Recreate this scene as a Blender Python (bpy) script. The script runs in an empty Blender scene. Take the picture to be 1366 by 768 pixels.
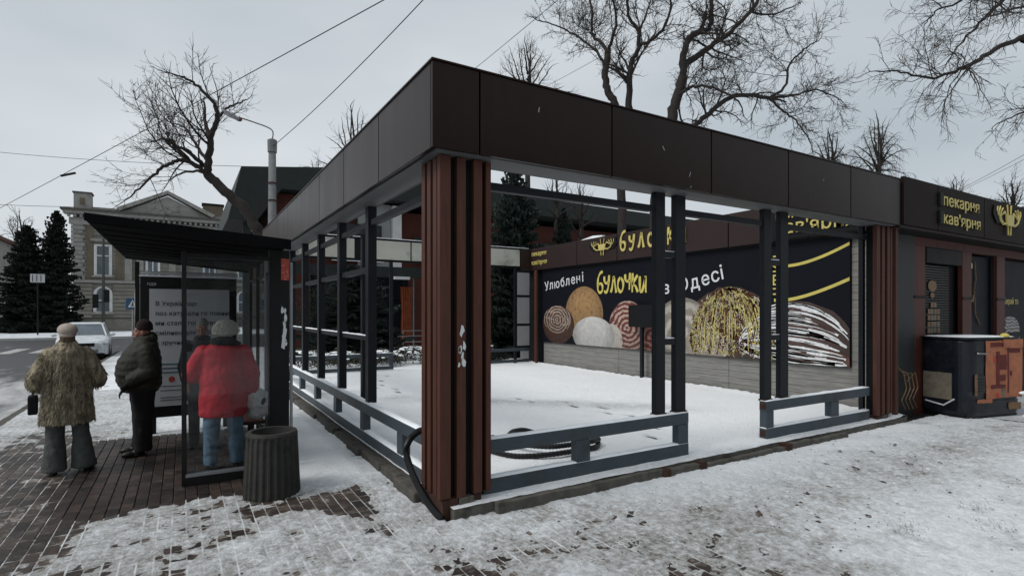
import bpy, bmesh, math, random
import numpy as np
from mathutils import Vector, Matrix, Euler
R = math.radians
PI = math.pi
random.seed(7)
S = bpy.context.scene
COL = S.collection

# ------------------------------------------------------------------ camera
CAM = Vector((-1.726, -4.097, 1.75))
FW = Vector((.5168, .8561, 0)); RT = Vector((.8561, -.5168, 0)); UP = Vector((0, 0, 1))
cd = bpy.data.cameras.new('camera'); cam = bpy.data.objects.new('camera', cd); COL.objects.link(cam)
cam.location = CAM
cam.rotation_euler = (R(90), 0, math.atan2(-.5168, .8561))
cd.sensor_width = 36; cd.lens = 728 / 1366 * 36; cd.shift_y = 32 / 1366
cd.clip_start = .05; cd.clip_end = 3000
S.camera = cam

def at(px, py, d):
    """a point in the place, d metres ahead of the camera"""
    return CAM + (FW + RT * ((px - 683) / 728) + UP * ((416 - py) / 728)) * d

# ------------------------------------------------------------------ world and sun
SUN_EL = R(50); SUN_DIR = Vector((-1.0, .05, 0)).normalized()
w = bpy.data.worlds.new("World"); S.world = w; w.use_nodes = True
nt = w.node_tree; N = nt.nodes; Lk = nt.links
for n in list(N): N.remove(n)
out = N.new('ShaderNodeOutputWorld'); bg = N.new('ShaderNodeBackground')
sky = N.new('ShaderNodeTexSky'); sky.sky_type = 'NISHITA'; sky.sun_disc = False
sky.sun_elevation = SUN_EL; sky.sun_rotation = math.atan2(SUN_DIR.x, SUN_DIR.y)
sky.dust_density = 4; sky.air_density = 1.0
tc = N.new('ShaderNodeTexCoord')
mp = N.new('ShaderNodeMapping'); mp.inputs['Scale'].default_value = (1, 1, 2.6)
ns = N.new('ShaderNodeTexNoise'); ns.inputs['Scale'].default_value = 1.25; ns.inputs['Detail'].default_value = 4
cr = N.new('ShaderNodeValToRGB')
cr.color_ramp.elements[0].position = .3; cr.color_ramp.elements[0].color = (4.7, 5.3, 5.75, 1)
cr.color_ramp.elements[1].position = .72; cr.color_ramp.elements[1].color = (7.2, 7.6, 7.9, 1)
mx = N.new('ShaderNodeMix'); mx.data_type = 'RGBA'; mx.inputs[0].default_value = .93
Lk.new(tc.outputs['Generated'], mp.inputs['Vector']); Lk.new(mp.outputs['Vector'], ns.inputs['Vector'])
Lk.new(ns.outputs['Fac'], cr.inputs['Fac'])
Lk.new(sky.outputs['Color'], mx.inputs[6]); Lk.new(cr.outputs['Color'], mx.inputs[7])
Lk.new(mx.outputs[2], bg.inputs['Color']); bg.inputs['Strength'].default_value = .1
Lk.new(bg.outputs['Background'], out.inputs['Surface'])
sl = bpy.data.lights.new('sun', 'SUN'); sl.energy = 2.1; sl.angle = R(25); sl.color = (1, .97, .93)
so = bpy.data.objects.new('sun', sl); COL.objects.link(so)
sd = Vector((SUN_DIR.x * math.cos(SUN_EL), SUN_DIR.y * math.cos(SUN_EL), math.sin(SUN_EL)))
so.rotation_euler = sd.to_track_quat('Z', 'Y').to_euler(); so.location = (0, 0, 30)
S.view_settings.view_transform = 'Standard'; S.view_settings.look = 'None'
S.view_settings.exposure = .03; S.view_settings.gamma = 1
S.render.resolution_x = 1024; S.render.resolution_y = 575

# ------------------------------------------------------------------ materials
def mat(name, col, rough=.7, var=.18, scale=6, bump=0, bscale=40, metal=0, col2=None, stretch=(1, 1, 1), spec=.32, dirt=None, dscale=3):
    m = bpy.data.materials.new(name); m.use_nodes = True
    t = m.node_tree; n = t.nodes; l = t.links
    b = n['Principled BSDF']; b.inputs['Roughness'].default_value = rough; b.inputs['Metallic'].default_value = metal
    b.inputs['Specular IOR Level'].default_value = spec
    g = n.new('ShaderNodeNewGeometry'); mpp = n.new('ShaderNodeMapping'); mpp.inputs['Scale'].default_value = stretch
    l.new(g.outputs['Position'], mpp.inputs['Vector'])
    nz = n.new('ShaderNodeTexNoise'); nz.inputs['Scale'].default_value = scale; nz.inputs['Detail'].default_value = 6; nz.inputs['Roughness'].default_value = .65
    l.new(mpp.outputs['Vector'], nz.inputs['Vector'])
    rp = n.new('ShaderNodeValToRGB'); e = rp.color_ramp.elements
    e[0].position = .3; e[1].position = .7
    c2 = col2 if col2 else tuple(min(1, c * (1 + var * 1.4)) for c in col)
    c1 = col if col2 else tuple(c * (1 - var) for c in col)
    e[0].color = (*c1, 1); e[1].color = (*c2, 1)
    l.new(nz.outputs['Fac'], rp.inputs['Fac'])
    cur = rp.outputs['Color']
    if dirt:
        n2 = n.new('ShaderNodeTexNoise'); n2.inputs['Scale'].default_value = dscale; n2.inputs['Detail'].default_value = 8; n2.inputs['Roughness'].default_value = .7
        l.new(mpp.outputs['Vector'], n2.inputs['Vector'])
        r2 = n.new('ShaderNodeValToRGB'); r2.color_ramp.elements[0].position = .52; r2.color_ramp.elements[1].position = .68
        l.new(n2.outputs['Fac'], r2.inputs['Fac'])
        mm = n.new('ShaderNodeMix'); mm.data_type = 'RGBA'; l.new(r2.outputs['Color'], mm.inputs[0]); l.new(cur, mm.inputs[6]); mm.inputs[7].default_value = (*dirt, 1)
        cur = mm.outputs[2]
    l.new(cur, b.inputs['Base Color'])
    # roughness variation
    mr = n.new('ShaderNodeMapRange'); mr.inputs['To Min'].default_value = max(.04, rough - .1); mr.inputs['To Max'].default_value = min(1, rough + .12)
    l.new(nz.outputs['Fac'], mr.inputs['Value']); l.new(mr.outputs['Result'], b.inputs['Roughness'])
    if bump:
        nb = n.new('ShaderNodeTexNoise'); nb.inputs['Scale'].default_value = bscale; nb.inputs['Detail'].default_value = 5
        l.new(mpp.outputs['Vector'], nb.inputs['Vector'])
        bp = n.new('ShaderNodeBump'); bp.inputs['Strength'].default_value = bump; bp.inputs['Distance'].default_value = .01
        l.new(nb.outputs['Fac'], bp.inputs['Height']); l.new(bp.outputs['Normal'], b.inputs['Normal'])
    return m

M = {}
M['fascia'] = mat('brown_fascia_metal', (.0112, .0042, .0030), .30, .15, 1.6, .02, 30, spec=.19, stretch=(1.6, 1.6, .35), dirt=(.0150, .0068, .0048), dscale=2.2)
M['fascia_matte'] = mat('brown_fascia_matte', (.0105, .0055, .0045), .6, .12, 1.2, .03, 30, spec=.10)
M['fascia_in'] = mat('brown_fascia_metal_inner', (.020, .010, .009), .5, .12, 1.2, .03, 30)
M['soffit'] = mat('grey_soffit', (.10, .103, .106), .5, .15, 2)
M['slat'] = mat('red_brown_slat', (.062, .0205, .0120), .6, .25, 5, .1, 60, stretch=(6, 6, .6), dirt=(.05, .018, .013), dscale=2)
M['sidegrey'] = mat('dark_grey_side_panel', (.022, .024, .026), .6, .3, 3)
M['kioskred'] = mat('kiosk_dark_red', (.068, .019, .012), .6, .25, 5, .1, 60, stretch=(5, 5, .6), dirt=(.022, .009, .007), dscale=2)
M['roofblack'] = mat('matt_black_roof', (.006, .006, .0065), .9, .2, 4, spec=.03)
M['black'] = mat('black_paint', (.004, .0045, .0055), .6, .2, 4, spec=.2)
M['post'] = mat('navy_steel', (.0045, .0065, .0095), .5, .2, 4, dirt=(.010, .008, .006), dscale=4, spec=.25)
M['rail'] = mat('grey_blue_steel', (.045, .060, .072), .5, .15, 4, .05, 40, dirt=(.03, .034, .037), dscale=3)
M['rust'] = mat('rusty_steel', (.040, .018, .012), .85, .3, 14, .3, 60, dirt=(.02, .01, .008), dscale=9)
M['concrete'] = mat('weathered_concrete', (.085, .08, .07), .9, .3, 8, .5, 50, dirt=(.04, .036, .03), dscale=5)
M['stone'] = mat('rough_kerb_stone', (.075, .07, .062), .9, .35, 12, .7, 60, dirt=(.03, .027, .023), dscale=6)
def paver_mat(name, c1, c2, film):
    m = mat(name, c1, .5, .35, 9, .5, 90, dirt=film, dscale=9)
    t = m.node_tree; n = t.nodes; l = t.links; b = n['Principled BSDF']; old = b.inputs['Base Color'].links[0].from_socket
    g = n.new('ShaderNodeNewGeometry'); sx = n.new('ShaderNodeSeparateXYZ'); l.new(g.outputs['Position'], sx.inputs[0])
    def mth(op, a_, b_=None, c_=None):
        q = n.new('ShaderNodeMath'); q.operation = op
        for i_, v_ in enumerate((a_, b_, c_)):
            if v_ is None: continue
            if isinstance(v_, (int, float)): q.inputs[i_].default_value = v_
            else: l.new(v_, q.inputs[i_])
        return q.outputs[0]
    u_ = mth('FLOOR', mth('MULTIPLY_ADD', sx.outputs['X'], 10, 41.0)); row = mth('MODULO', u_, 2.0)
    v_ = mth('FLOOR', mth('ADD', mth('MULTIPLY_ADD', sx.outputs['Y'], 5, 116.5), mth('MULTIPLY', row, .5)))
    cx = n.new('ShaderNodeCombineXYZ'); l.new(u_, cx.inputs[0]); l.new(v_, cx.inputs[1]); wn = n.new('ShaderNodeTexWhiteNoise'); l.new(cx.outputs[0], wn.inputs['Vector'])
    rp = n.new('ShaderNodeValToRGB'); rp.color_ramp.elements[0].color = (.55, .55, .55, 1); rp.color_ramp.elements[1].color = (1.7, 1.6, 1.5, 1); l.new(wn.outputs['Value'], rp.inputs['Fac'])
    mm = n.new('ShaderNodeMix'); mm.data_type = 'RGBA'; mm.blend_type = 'MULTIPLY'; mm.inputs[0].default_value = 1; l.new(old, mm.inputs[6]); l.new(rp.outputs['Color'], mm.inputs[7])
    l.new(mm.outputs[2], b.inputs['Base Color']); return m
M['brick'] = paver_mat('wet_brown_paver', (.034, .026, .022), None, (.17, .16, .15))
M['brick2'] = paver_mat('wet_red_paver', (.023, .0165, .0145), None, (.046, .038, .034))
M['bed'] = mat('paver_sand', (.012, .010, .009), .8, .3, 20, .4, 80)
M['cream'] = mat('cream_panel', (.44, .44, .38), .6, .08, 1.5, dirt=(.22, .22, .2), dscale=1.4)
M['frost'] = mat('frosted_pane', (.28, .29, .29), .3, .08, 1.5)
M['white'] = mat('white_paint', (.6, .6, .6), .5, .08, 3)
M['black_rubber'] = mat('black_rubber', (.008, .008, .009), .35, .2, 10)
M['navyprint'] = mat('navy_printed_vinyl', (.003, .0038, .0075), .6, .15, 3, spec=.15)
M['yellow'] = mat('yellow_print', (.52, .44, .11), .5, .1, 6)
M['whitep'] = mat('white_print', (.6, .62, .63), .5, .06, 6)
M['gold'] = mat('yellow_sign_letter', (.50, .42, .14), .5, .08, 5)
M['orange'] = mat('orange_peeling_print', (.34, .125, .065), .7, .2, 8, dirt=(.22, .10, .06), dscale=7)
M['maroon'] = mat('maroon_print', (.10, .015, .014), .6, .2, 10)
M['cabinet'] = mat('navy_cabinet_paint', (.007, .009, .0145), .35, .3, 5, .1, 30, dirt=(.03, .034, .038), dscale=3)
M['beige'] = mat('beige_sheet', (.16, .14, .105), .8, .2, 12, dirt=(.09, .075, .05), dscale=5)
M['sticker'] = mat('faded_sticker', (.16, .095, .05), .6, .3, 20)
M['bin'] = mat('dark_ribbed_concrete', (.032, .031, .029), .85, .35, 10, .5, 60, dirt=(.016, .015, .014), dscale=5)
M['steel_dark'] = mat('shelter_dark_steel', (.0085, .0085, .009), .5, .2, 4, dirt=(.018, .017, .016), dscale=5, spec=.22)
M['alu'] = mat('dull_aluminium', (.28, .29, .30), .35, .12, 5, metal=.4)
M['postergrey'] = mat('poster_paper', (.46, .47, .48), .6, .06, 1.5)
M['ink'] = mat('poster_ink', (.018, .018, .02), .6, .1, 5)
M['blueink'] = mat('poster_blue_ink', (.05, .10, .16), .6, .1, 5)
M['redink'] = mat('poster_red_ink', (.30, .045, .03), .6, .2, 15)
M['asphalt'] = None
M['plaster'] = mat('aged_beige_plaster', (.215, .203, .175), .9, .15, 1.2, .2, 10, dirt=(.15, .142, .125), dscale=.9)
M['ochre'] = mat('ochre_plaster', (.135, .112, .082), .9, .15, 1.5, .2, 10)
M['greyplaster'] = mat('grey_beige_plaster', (.27, .265, .245), .9, .12, 1.5, .2, 10, dirt=(.15, .145, .13), dscale=1.1)
M['glassdark'] = mat('dark_window_glass', (.010, .012, .014), .15, .1, 2)
M['glassgrey'] = mat('grey_window_glass', (.10, .12, .14), .2, .3, .9)
M['tile'] = mat('dull_red_roof', (.09, .04, .03), .9, .25, 3)
M['brickwall'] = mat('dark_red_brick', (.062, .017, .011), .85, .3, 9, .3, 40, dirt=(.05, .015, .011), dscale=5)
M['darkroof'] = mat('dark_green_roof', (.014, .019, .018), .6, .2, 3, .2, 20)
M['palerf'] = mat('grey_green_metal_roof', (.20, .24, .23), .5, .2, 2, dirt=(.5, .52, .54), dscale=2)
M['bark'] = mat('wet_bark', (.022, .018, .016), .9, .35, 9, .6, 40)
M['bark2'] = mat('grey_twig_bark', (.030, .026, .023), .9, .3, 9)
M['needle'] = mat('spruce_needle', (.010, .019, .016), .8, .5, 1.6, col2=(.028, .042, .036))
M['needle_far'] = mat('dark_spruce_needle', (.006, .010, .008), .9, .4, .7, col2=(.018, .024, .018))
M['bush'] = mat('evergreen_bush_leaf', (.03, .034, .022), .8, .3, 5, col2=(.075, .075, .055))
M['poleconc'] = mat('pole_concrete', (.14, .145, .15), .85, .2, 5, .2, 30)
M['carwhite'] = mat('white_car_paint', (.55, .58, .61), .25, .05, 4, dirt=(.35, .36, .37), dscale=1.5)
M['skin'] = mat('ruddy_skin', (.27, .13, .095), .6, .18, 25)
M['fur'] = mat('mottled_fur', (.030, .024, .016), .9, .4, 17, .8, 90, col2=(.44, .38, .27), stretch=(1, 1, .36), dirt=(.055, .05, .042), dscale=22)
M['beret'] = mat('taupe_felt', (.34, .29, .255), .95, .15, 30, .3, 150)
M['greytr'] = mat('grey_wool', (.060, .066, .064), .95, .2, 20, .4, 200)
M['shoe'] = mat('black_leather', (.010, .009, .009), .5, .2, 20)
M['puffer'] = mat('dark_olive_nylon', (.014, .0135, .0095), .7, .25, 9, .2, 30)
M['blackcloth'] = mat('black_cloth', (.005, .005, .006), .9, .3, 20, .2, 80)
M['winehat'] = mat('dark_wine_knit', (.016, .006, .007), .95, .3, 60, .5, 200)
M['red'] = mat('red_jacket_nylon', (.50, .010, .026), .6, .15, 6, .2, 30)
M['jeans'] = mat('blue_denim', (.11, .19, .26), .85, .25, 14, .3, 200)
M['knit'] = mat('cream_knit', (.62, .60, .52), .95, .25, 70, .8, 150)
M['darkgrey'] = mat('dark_grey_fleece', (.022, .026, .028), .95, .25, 20, .4, 90)
M['bagwhite'] = mat('white_plastic_bag', (.82, .82, .80), .5, .25, 12, .4, 30)
M['redtag'] = mat('red_orange_sticker', (.38, .06, .04), .6, .15, 20, dirt=(.5, .25, .22), dscale=40)
M['bluesign'] = mat('blue_sign_paint', (.03, .08, .15), .5, .1, 3)
M['snowcap'] = mat('clean_snow', (.80, .83, .86), .8, .06, 8, .5, 30)
M['snowfar'] = mat('trodden_snow', (.52, .55, .58), .85, .15, 1.2, .5, 12, dirt=(.2, .19, .175), dscale=1.6)

def snow_material():
    m = bpy.data.materials.new('street_snow'); m.use_nodes = True
    t = m.node_tree; n = t.nodes; l = t.links; b = n['Principled BSDF']
    b.inputs['Roughness'].default_value = .7; b.inputs['Specular IOR Level'].default_value = .35
    g = n.new('ShaderNodeNewGeometry')
    a = n.new('ShaderNodeAttribute'); a.attribute_name = 'slush'
    n1 = n.new('ShaderNodeTexNoise'); n1.inputs['Scale'].default_value = 3.2; n1.inputs['Detail'].default_value = 9; n1.inputs['Roughness'].default_value = .72
    n2 = n.new('ShaderNodeTexNoise'); n2.inputs['Scale'].default_value = 21; n2.inputs['Detail'].default_value = 6; n2.inputs['Roughness'].default_value = .7
    for q in (n1, n2): l.new(g.outputs['Position'], q.inputs['Vector'])
    # fac = slush*1.0 + (noise-.5)*...
    ad = n.new('ShaderNodeMath'); ad.operation = 'MULTIPLY_ADD'; ad.inputs[1].default_value = 1.0; l.new(n1.outputs['Fac'], ad.inputs[0]); ad.inputs[2].default_value = -.5
    ad2 = n.new('ShaderNodeMath'); ad2.operation = 'MULTIPLY_ADD'; ad2.inputs[1].default_value = 2.2; l.new(n2.outputs['Fac'], ad2.inputs[0]); ad2.inputs[2].default_value = -1.1
    s1 = n.new('ShaderNodeMath'); s1.operation = 'ADD'; l.new(ad.outputs[0], s1.inputs[0]); l.new(ad2.outputs[0], s1.inputs[1])
    # weight noise by slush so that clean snow stays clean
    w0 = n.new('ShaderNodeMath'); w0.operation = 'MULTIPLY_ADD'; l.new(a.outputs['Fac'], w0.inputs[0]); w0.inputs[1].default_value = 1.1; w0.inputs[2].default_value = .12
    s2 = n.new('ShaderNodeMath'); s2.operation = 'MULTIPLY'; l.new(s1.outputs[0], s2.inputs[0]); l.new(w0.outputs[0], s2.inputs[1])
    s3 = n.new('ShaderNodeMath'); s3.operation = 'ADD'; l.new(s2.outputs[0], s3.inputs[0]); l.new(a.outputs['Fac'], s3.inputs[1])
    rp = n.new('ShaderNodeValToRGB'); cr = rp.color_ramp
    cr.elements[0].position = 0; cr.elements[0].color = (.84, .865, .89, 1)
    cr.elements[1].position = 1; cr.elements[1].color = (.075, .065, .057, 1)
    for p, c in ((.25, (.60, .63, .66)), (.5, (.40, .405, .405)), (.74, (.24, .232, .222))):
        e = cr.elements.new(p); e.color = (*c, 1)
    l.new(s3.outputs[0], rp.inputs['Fac'])
    # snow packed in the paver joints stays whiter and deeper than the film on the pavers
    sx = n.new('ShaderNodeSeparateXYZ'); l.new(g.outputs['Position'], sx.inputs[0])
    def mth(op, a_, b_=None, c_=None):
        q = n.new('ShaderNodeMath'); q.operation = op
        for i_, v_ in enumerate((a_, b_, c_)):
            if v_ is None: continue
            if isinstance(v_, (int, float)): q.inputs[i_].default_value = v_
            else: l.new(v_, q.inputs[i_])
        return q.outputs[0]
    u_ = mth('MULTIPLY_ADD', sx.outputs['X'], 10, 41.0); fu = mth('ABSOLUTE', mth('SUBTRACT', mth('FRACT', mth('ADD', u_, .5)), .5))
    row = mth('MODULO', mth('FLOOR', u_), 2.0); v_ = mth('MULTIPLY_ADD', sx.outputs['Y'], 5, 116.5); v_ = mth('ADD', v_, mth('MULTIPLY', row, .5))
    fv = mth('ABSOLUTE', mth('SUBTRACT', mth('FRACT', mth('ADD', v_, .5)), .5))
    ju = n.new('ShaderNodeMapRange'); l.new(fu, ju.inputs['Value']); ju.inputs['From Min'].default_value = .03; ju.inputs['From Max'].default_value = .075; ju.inputs['To Min'].default_value = 1; ju.inputs['To Max'].default_value = 0
    jv = n.new('ShaderNodeMapRange'); l.new(fv, jv.inputs['Value']); jv.inputs['From Min'].default_value = .02; jv.inputs['From Max'].default_value = .05; jv.inputs['To Min'].default_value = .6; jv.inputs['To Max'].default_value = 0
    jm = mth('MAXIMUM', ju.outputs[0], jv.outputs[0])
    onp = mth('MULTIPLY', mth('LESS_THAN', sx.outputs['X'], 1.6), mth('LESS_THAN', sx.outputs['Z'], .03))
    nj = n.new('ShaderNodeTexNoise'); nj.inputs['Scale'].default_value = 3.4; nj.inputs['Detail'].default_value = 6; l.new(g.outputs['Position'], nj.inputs['Vector'])
    nr = n.new('ShaderNodeMapRange'); l.new(nj.outputs['Fac'], nr.inputs['Value']); nr.inputs['From Min'].default_value = .44; nr.inputs['From Max'].default_value = .62
    jm = mth('MULTIPLY', mth('MULTIPLY', jm, onp), nr.outputs[0]); jm = mth('MULTIPLY', jm, mth('MINIMUM', mth('MULTIPLY', a.outputs['Fac'], 3.0), .85))
    mj = n.new('ShaderNodeMix'); mj.data_type = 'RGBA'; l.new(jm, mj.inputs[0]); l.new(rp.outputs['Color'], mj.inputs[6]); mj.inputs[7].default_value = (.72, .74, .77, 1)
    l.new(mj.outputs[2], b.inputs['Base Color'])
    nb = n.new('ShaderNodeTexNoise'); nb.inputs['Scale'].default_value = 34; nb.inputs['Detail'].default_value = 8; nb.inputs['Roughness'].default_value = .7
    l.new(g.outputs['Position'], nb.inputs['Vector'])
    bp = n.new('ShaderNodeBump'); bp.inputs['Strength'].default_value = .9; bp.inputs['Distance'].default_value = .03
    l.new(nb.outputs['Fac'], bp.inputs['Height']); l.new(bp.outputs['Normal'], b.inputs['Normal'])
    return m
M['snow'] = snow_material()

def road_material():
    m = mat('wet_asphalt', (.04, .04, .042), .5, .2, 3, .4, 60)
    t = m.node_tree; n = t.nodes; l = t.links; b = n['Principled BSDF']
    old = b.inputs['Base Color'].links[0].from_socket
    g = n.new('ShaderNodeNewGeometry')
    mp_ = n.new('ShaderNodeMapping'); mp_.inputs['Scale'].default_value = (1, .3, 1); l.new(g.outputs['Position'], mp_.inputs['Vector'])
    n1 = n.new('ShaderNodeTexNoise'); n1.inputs['Scale'].default_value = 1.1; n1.inputs['Detail'].default_value = 9; n1.inputs['Roughness'].default_value = .68
    l.new(mp_.outputs['Vector'], n1.inputs['Vector'])
    sx = n.new('ShaderNodeSeparateXYZ'); l.new(g.outputs['Position'], sx.inputs[0])
    # more slush on the near stretch of the road, wheel-cleared asphalt further off
    mr = n.new('ShaderNodeMapRange'); mr.inputs['From Min'].default_value = 14; mr.inputs['From Max'].default_value = 22
    mr.inputs['To Min'].default_value = .13; mr.inputs['To Max'].default_value = -.14; l.new(sx.outputs['Y'], mr.inputs['Value'])
    ad = n.new('ShaderNodeMath'); l.new(n1.outputs['Fac'], ad.inputs[0]); l.new(mr.outputs['Result'], ad.inputs[1])
    r = n.new('ShaderNodeValToRGB'); r.color_ramp.elements[0].position = .47; r.color_ramp.elements[1].position = .66
    l.new(ad.outputs[0], r.inputs['Fac'])
    mm = n.new('ShaderNodeMix'); mm.data_type = 'RGBA'; l.new(r.outputs['Color'], mm.inputs[0]); l.new(old, mm.inputs[6]); mm.inputs[7].default_value = (.42, .42, .42, 1)
    l.new(mm.outputs[2], b.inputs['Base Color'])
    return m
M['asphalt'] = road_material()

def glass_mat(name, tint=(.80, .83, .84), refl=1.0):
    m = bpy.data.materials.new(name); m.use_nodes = True
    t = m.node_tree; n = t.nodes; l = t.links
    for q in list(n): n.remove(q)
    o = n.new('ShaderNodeOutputMaterial'); tr = n.new('ShaderNodeBsdfTransparent'); gl = n.new('ShaderNodeBsdfGlossy')
    df = n.new('ShaderNodeBsdfDiffuse'); df.inputs['Color'].default_value = (.30, .31, .31, 1)
    tr.inputs['Color'].default_value = (*tint, 1); gl.inputs['Roughness'].default_value = .04
    fr = n.new('ShaderNodeFresnel'); fr.inputs['IOR'].default_value = 1.36
    m1 = n.new('ShaderNodeMixShader'); m2 = n.new('ShaderNodeMixShader')
    g = n.new('ShaderNodeNewGeometry'); mp_ = n.new('ShaderNodeMapping'); mp_.inputs['Scale'].default_value = (3, 3, .8)
    nz = n.new('ShaderNodeTexNoise'); nz.inputs['Scale'].default_value = 2.5; nz.inputs['Detail'].default_value = 6
    l.new(g.outputs['Position'], mp_.inputs['Vector']); l.new(mp_.outputs['Vector'], nz.inputs['Vector'])
    mr = n.new('ShaderNodeMapRange'); mr.inputs['From Min'].default_value = .4; mr.inputs['From Max'].default_value = .75; mr.inputs['To Min'].default_value = .0; mr.inputs['To Max'].default_value = .045
    l.new(nz.outputs['Fac'], mr.inputs['Value'])
    l.new(mr.outputs['Result'], m1.inputs['Fac']); l.new(tr.outputs[0], m1.inputs[1]); l.new(df.outputs[0], m1.inputs[2])
    l.new(fr.outputs[0], m2.inputs['Fac']); l.new(m1.outputs[0], m2.inputs[1]); l.new(gl.outputs[0], m2.inputs[2])
    l.new(m2.outputs[0], o.inputs['Surface'])
    return m
M['glass'] = glass_mat('grimy_shelter_glass', (.80, .82, .83))
M['glass_clear'] = glass_mat('clear_pane', (.8, .82, .83))

# ------------------------------------------------------------------ mesh helpers
def tag(o, label=None, cat=None, group=None, kind=None):
    if label: o['label'] = label
    if cat: o['category'] = cat
    if group: o['group'] = group
    if kind: o['kind'] = kind
    return o

def wloc(o):
    v = Vector((0, 0, 0))
    while o is not None:
        v += o.location; o = o.parent
    return v

def empty(name, loc, label=None, cat=None, group=None):
    o = bpy.data.objects.new(name, None); COL.objects.link(o); o.location = loc
    o.empty_display_size = .2
    return tag(o, label, cat, group)

class MB:
    """collects shapes in world coordinates, then links them as ONE mesh object"""
    def __init__(s): s.v = []; s.f = []
    def add(s, vs, fs):
        k = len(s.v); s.v.extend([tuple(p) for p in vs]); s.f.extend([tuple(i + k for i in f) for f in fs]); return s
    def box(s, x0, x1, y0, y1, z0, z1):
        vs = [(x0, y0, z0), (x1, y0, z0), (x1, y1, z0), (x0, y1, z0), (x0, y0, z1), (x1, y0, z1), (x1, y1, z1), (x0, y1, z1)]
        return s.add(vs, [(0, 3, 2, 1), (4, 5, 6, 7), (0, 1, 5, 4), (1, 2, 6, 5), (2, 3, 7, 6), (3, 0, 4, 7)])
    def obox(s, c, size, rz=0, rx=0, ry=0):
        m = Matrix.Translation(c) @ Euler((rx, ry, rz)).to_matrix().to_4x4()
        a, b, d = [q / 2 for q in size]
        vs = [m @ Vector(p) for p in ((-a, -b, -d), (a, -b, -d), (a, b, -d), (-a, b, -d), (-a, -b, d), (a, -b, d), (a, b, d), (-a, b, d))]
        return s.add(vs, [(0, 3, 2, 1), (4, 5, 6, 7), (0, 1, 5, 4), (1, 2, 6, 5), (2, 3, 7, 6), (3, 0, 4, 7)])
    def prism(s, poly, axis, a, b):
        """poly: 2D outline in the two other axes (in xyz order), extruded from a to b along axis"""
        n = len(poly); vs = []
        for t in (a, b):
            for (p, q) in poly:
                vs.append({'x': (t, p, q), 'y': (p, t, q), 'z': (p, q, t)}[axis])
        fs = [tuple(range(n - 1, -1, -1)), tuple(range(n, 2 * n))] + [(i, (i + 1) % n, n + (i + 1) % n, n + i) for i in range(n)]
        return s.add(vs, fs)
    def tube(s, pts, rad, sides=6, cap=True):
        pts = [Vector(p) for p in pts]; n = len(pts)
        if not isinstance(rad, (list, tuple)): rad = [rad] * n
        vs = []; fs = []; prev = None
        for i, p in enumerate(pts):
            d = (pts[min(i + 1, n - 1)] - pts[max(i - 1, 0)])
            if d.length < 1e-9: d = Vector((0, 0, 1))
            d.normalize()
            if prev is None:
                u_ = d.cross(Vector((0, 0, 1)));
                if u_.length < .05: u_ = d.cross(Vector((1, 0, 0)))
            else:
                u_ = prev - d * prev.dot(d)
                if u_.length < 1e-4: u_ = d.cross(Vector((1, 0, 0)))
            u_.normalize(); prev = u_; v_ = d.cross(u_)
            for k in range(sides):
                a = 2 * PI * k / sides
                vs.append(p + (u_ * math.cos(a) + v_ * math.sin(a)) * rad[i])
        for i in range(n - 1):
            for k in range(sides):
                fs.append((i * sides + k, i * sides + (k + 1) % sides, (i + 1) * sides + (k + 1) % sides, (i + 1) * sides + k))
        if cap: fs.append(tuple(range(sides - 1, -1, -1))); fs.append(tuple((n - 1) * sides + k for k in range(sides)))
        return s.add(vs, fs)
    def rings(s, rg, sides=24, cap=True):
        """rg: list of (cx,cy,cz,rx,ry) horizontal rings"""
        vs = []; fs = []; n = len(rg)
        for (cx, cy, cz, rx, ry) in rg:
            for k in range(sides):
                a = 2 * PI * k / sides; vs.append((cx + rx * math.cos(a), cy + ry * math.sin(a), cz))
        for i in range(n - 1):
            for k in range(sides):
                fs.append((i * sides + k, i * sides + (k + 1) % sides, (i + 1) * sides + (k + 1) % sides, (i + 1) * sides + k))
        if cap: fs.append(tuple(range(sides - 1, -1, -1))); fs.append(tuple((n - 1) * sides + k for k in range(sides)))
        return s.add(vs, fs)
    def ell(s, c, r, rot=(0, 0, 0), seg=16, ring=10):
        m = Matrix.Translation(c) @ Euler(rot).to_matrix().to_4x4()
        vs = [m @ Vector((0, 0, -r[2]))]; fs = []
        for i in range(1, ring):
            t = -PI / 2 + PI * i / ring
            for k in range(seg):
                a = 2 * PI * k / seg
                vs.append(m @ Vector((r[0] * math.cos(t) * math.cos(a), r[1] * math.cos(t) * math.sin(a), r[2] * math.sin(t))))
        vs.append(m @ Vector((0, 0, r[2]))); L_ = len(vs) - 1
        for k in range(seg): fs.append((0, 1 + (k + 1) % seg, 1 + k)); fs.append((L_, L_ - seg + k, L_ - seg + (k + 1) % seg))
        for i in range(ring - 2):
            for k in range(seg):
                a = 1 + i * seg + k; b = 1 + i * seg + (k + 1) % seg
                fs.append((a, b, b + seg, a + seg))
        return s.add(vs, fs)
    def limb(s, pts, rad, sides=12):
        s.tube(pts, rad, sides)
        for p, r in zip(pts, rad): s.ell(p, (r, r, r), seg=12, ring=8)
        return s
    def build(s, name, m, parent=None, label=None, cat=None, group=None, kind=None, smooth=False, bevel=0, org=None):
        me = bpy.data.meshes.new(name)
        o = bpy.data.objects.new(name, me); COL.objects.link(o)
        if parent is not None:
            o.parent = parent; off = wloc(parent)
        elif org is not None:
            off = Vector(org); o.location = off
        else:
            off = Vector((0, 0, 0))
            if kind is None and s.v:
                a = np.array(s.v); off = Vector(((a[:, 0].min() + a[:, 0].max()) / 2, (a[:, 1].min() + a[:, 1].max()) / 2, a[:, 2].min())); o.location = off
        me.from_pydata([(p[0] - off.x, p[1] - off.y, p[2] - off.z) for p in s.v], [], s.f)
        if smooth: me.polygons.foreach_set('use_smooth', [True] * len(me.polygons))
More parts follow.
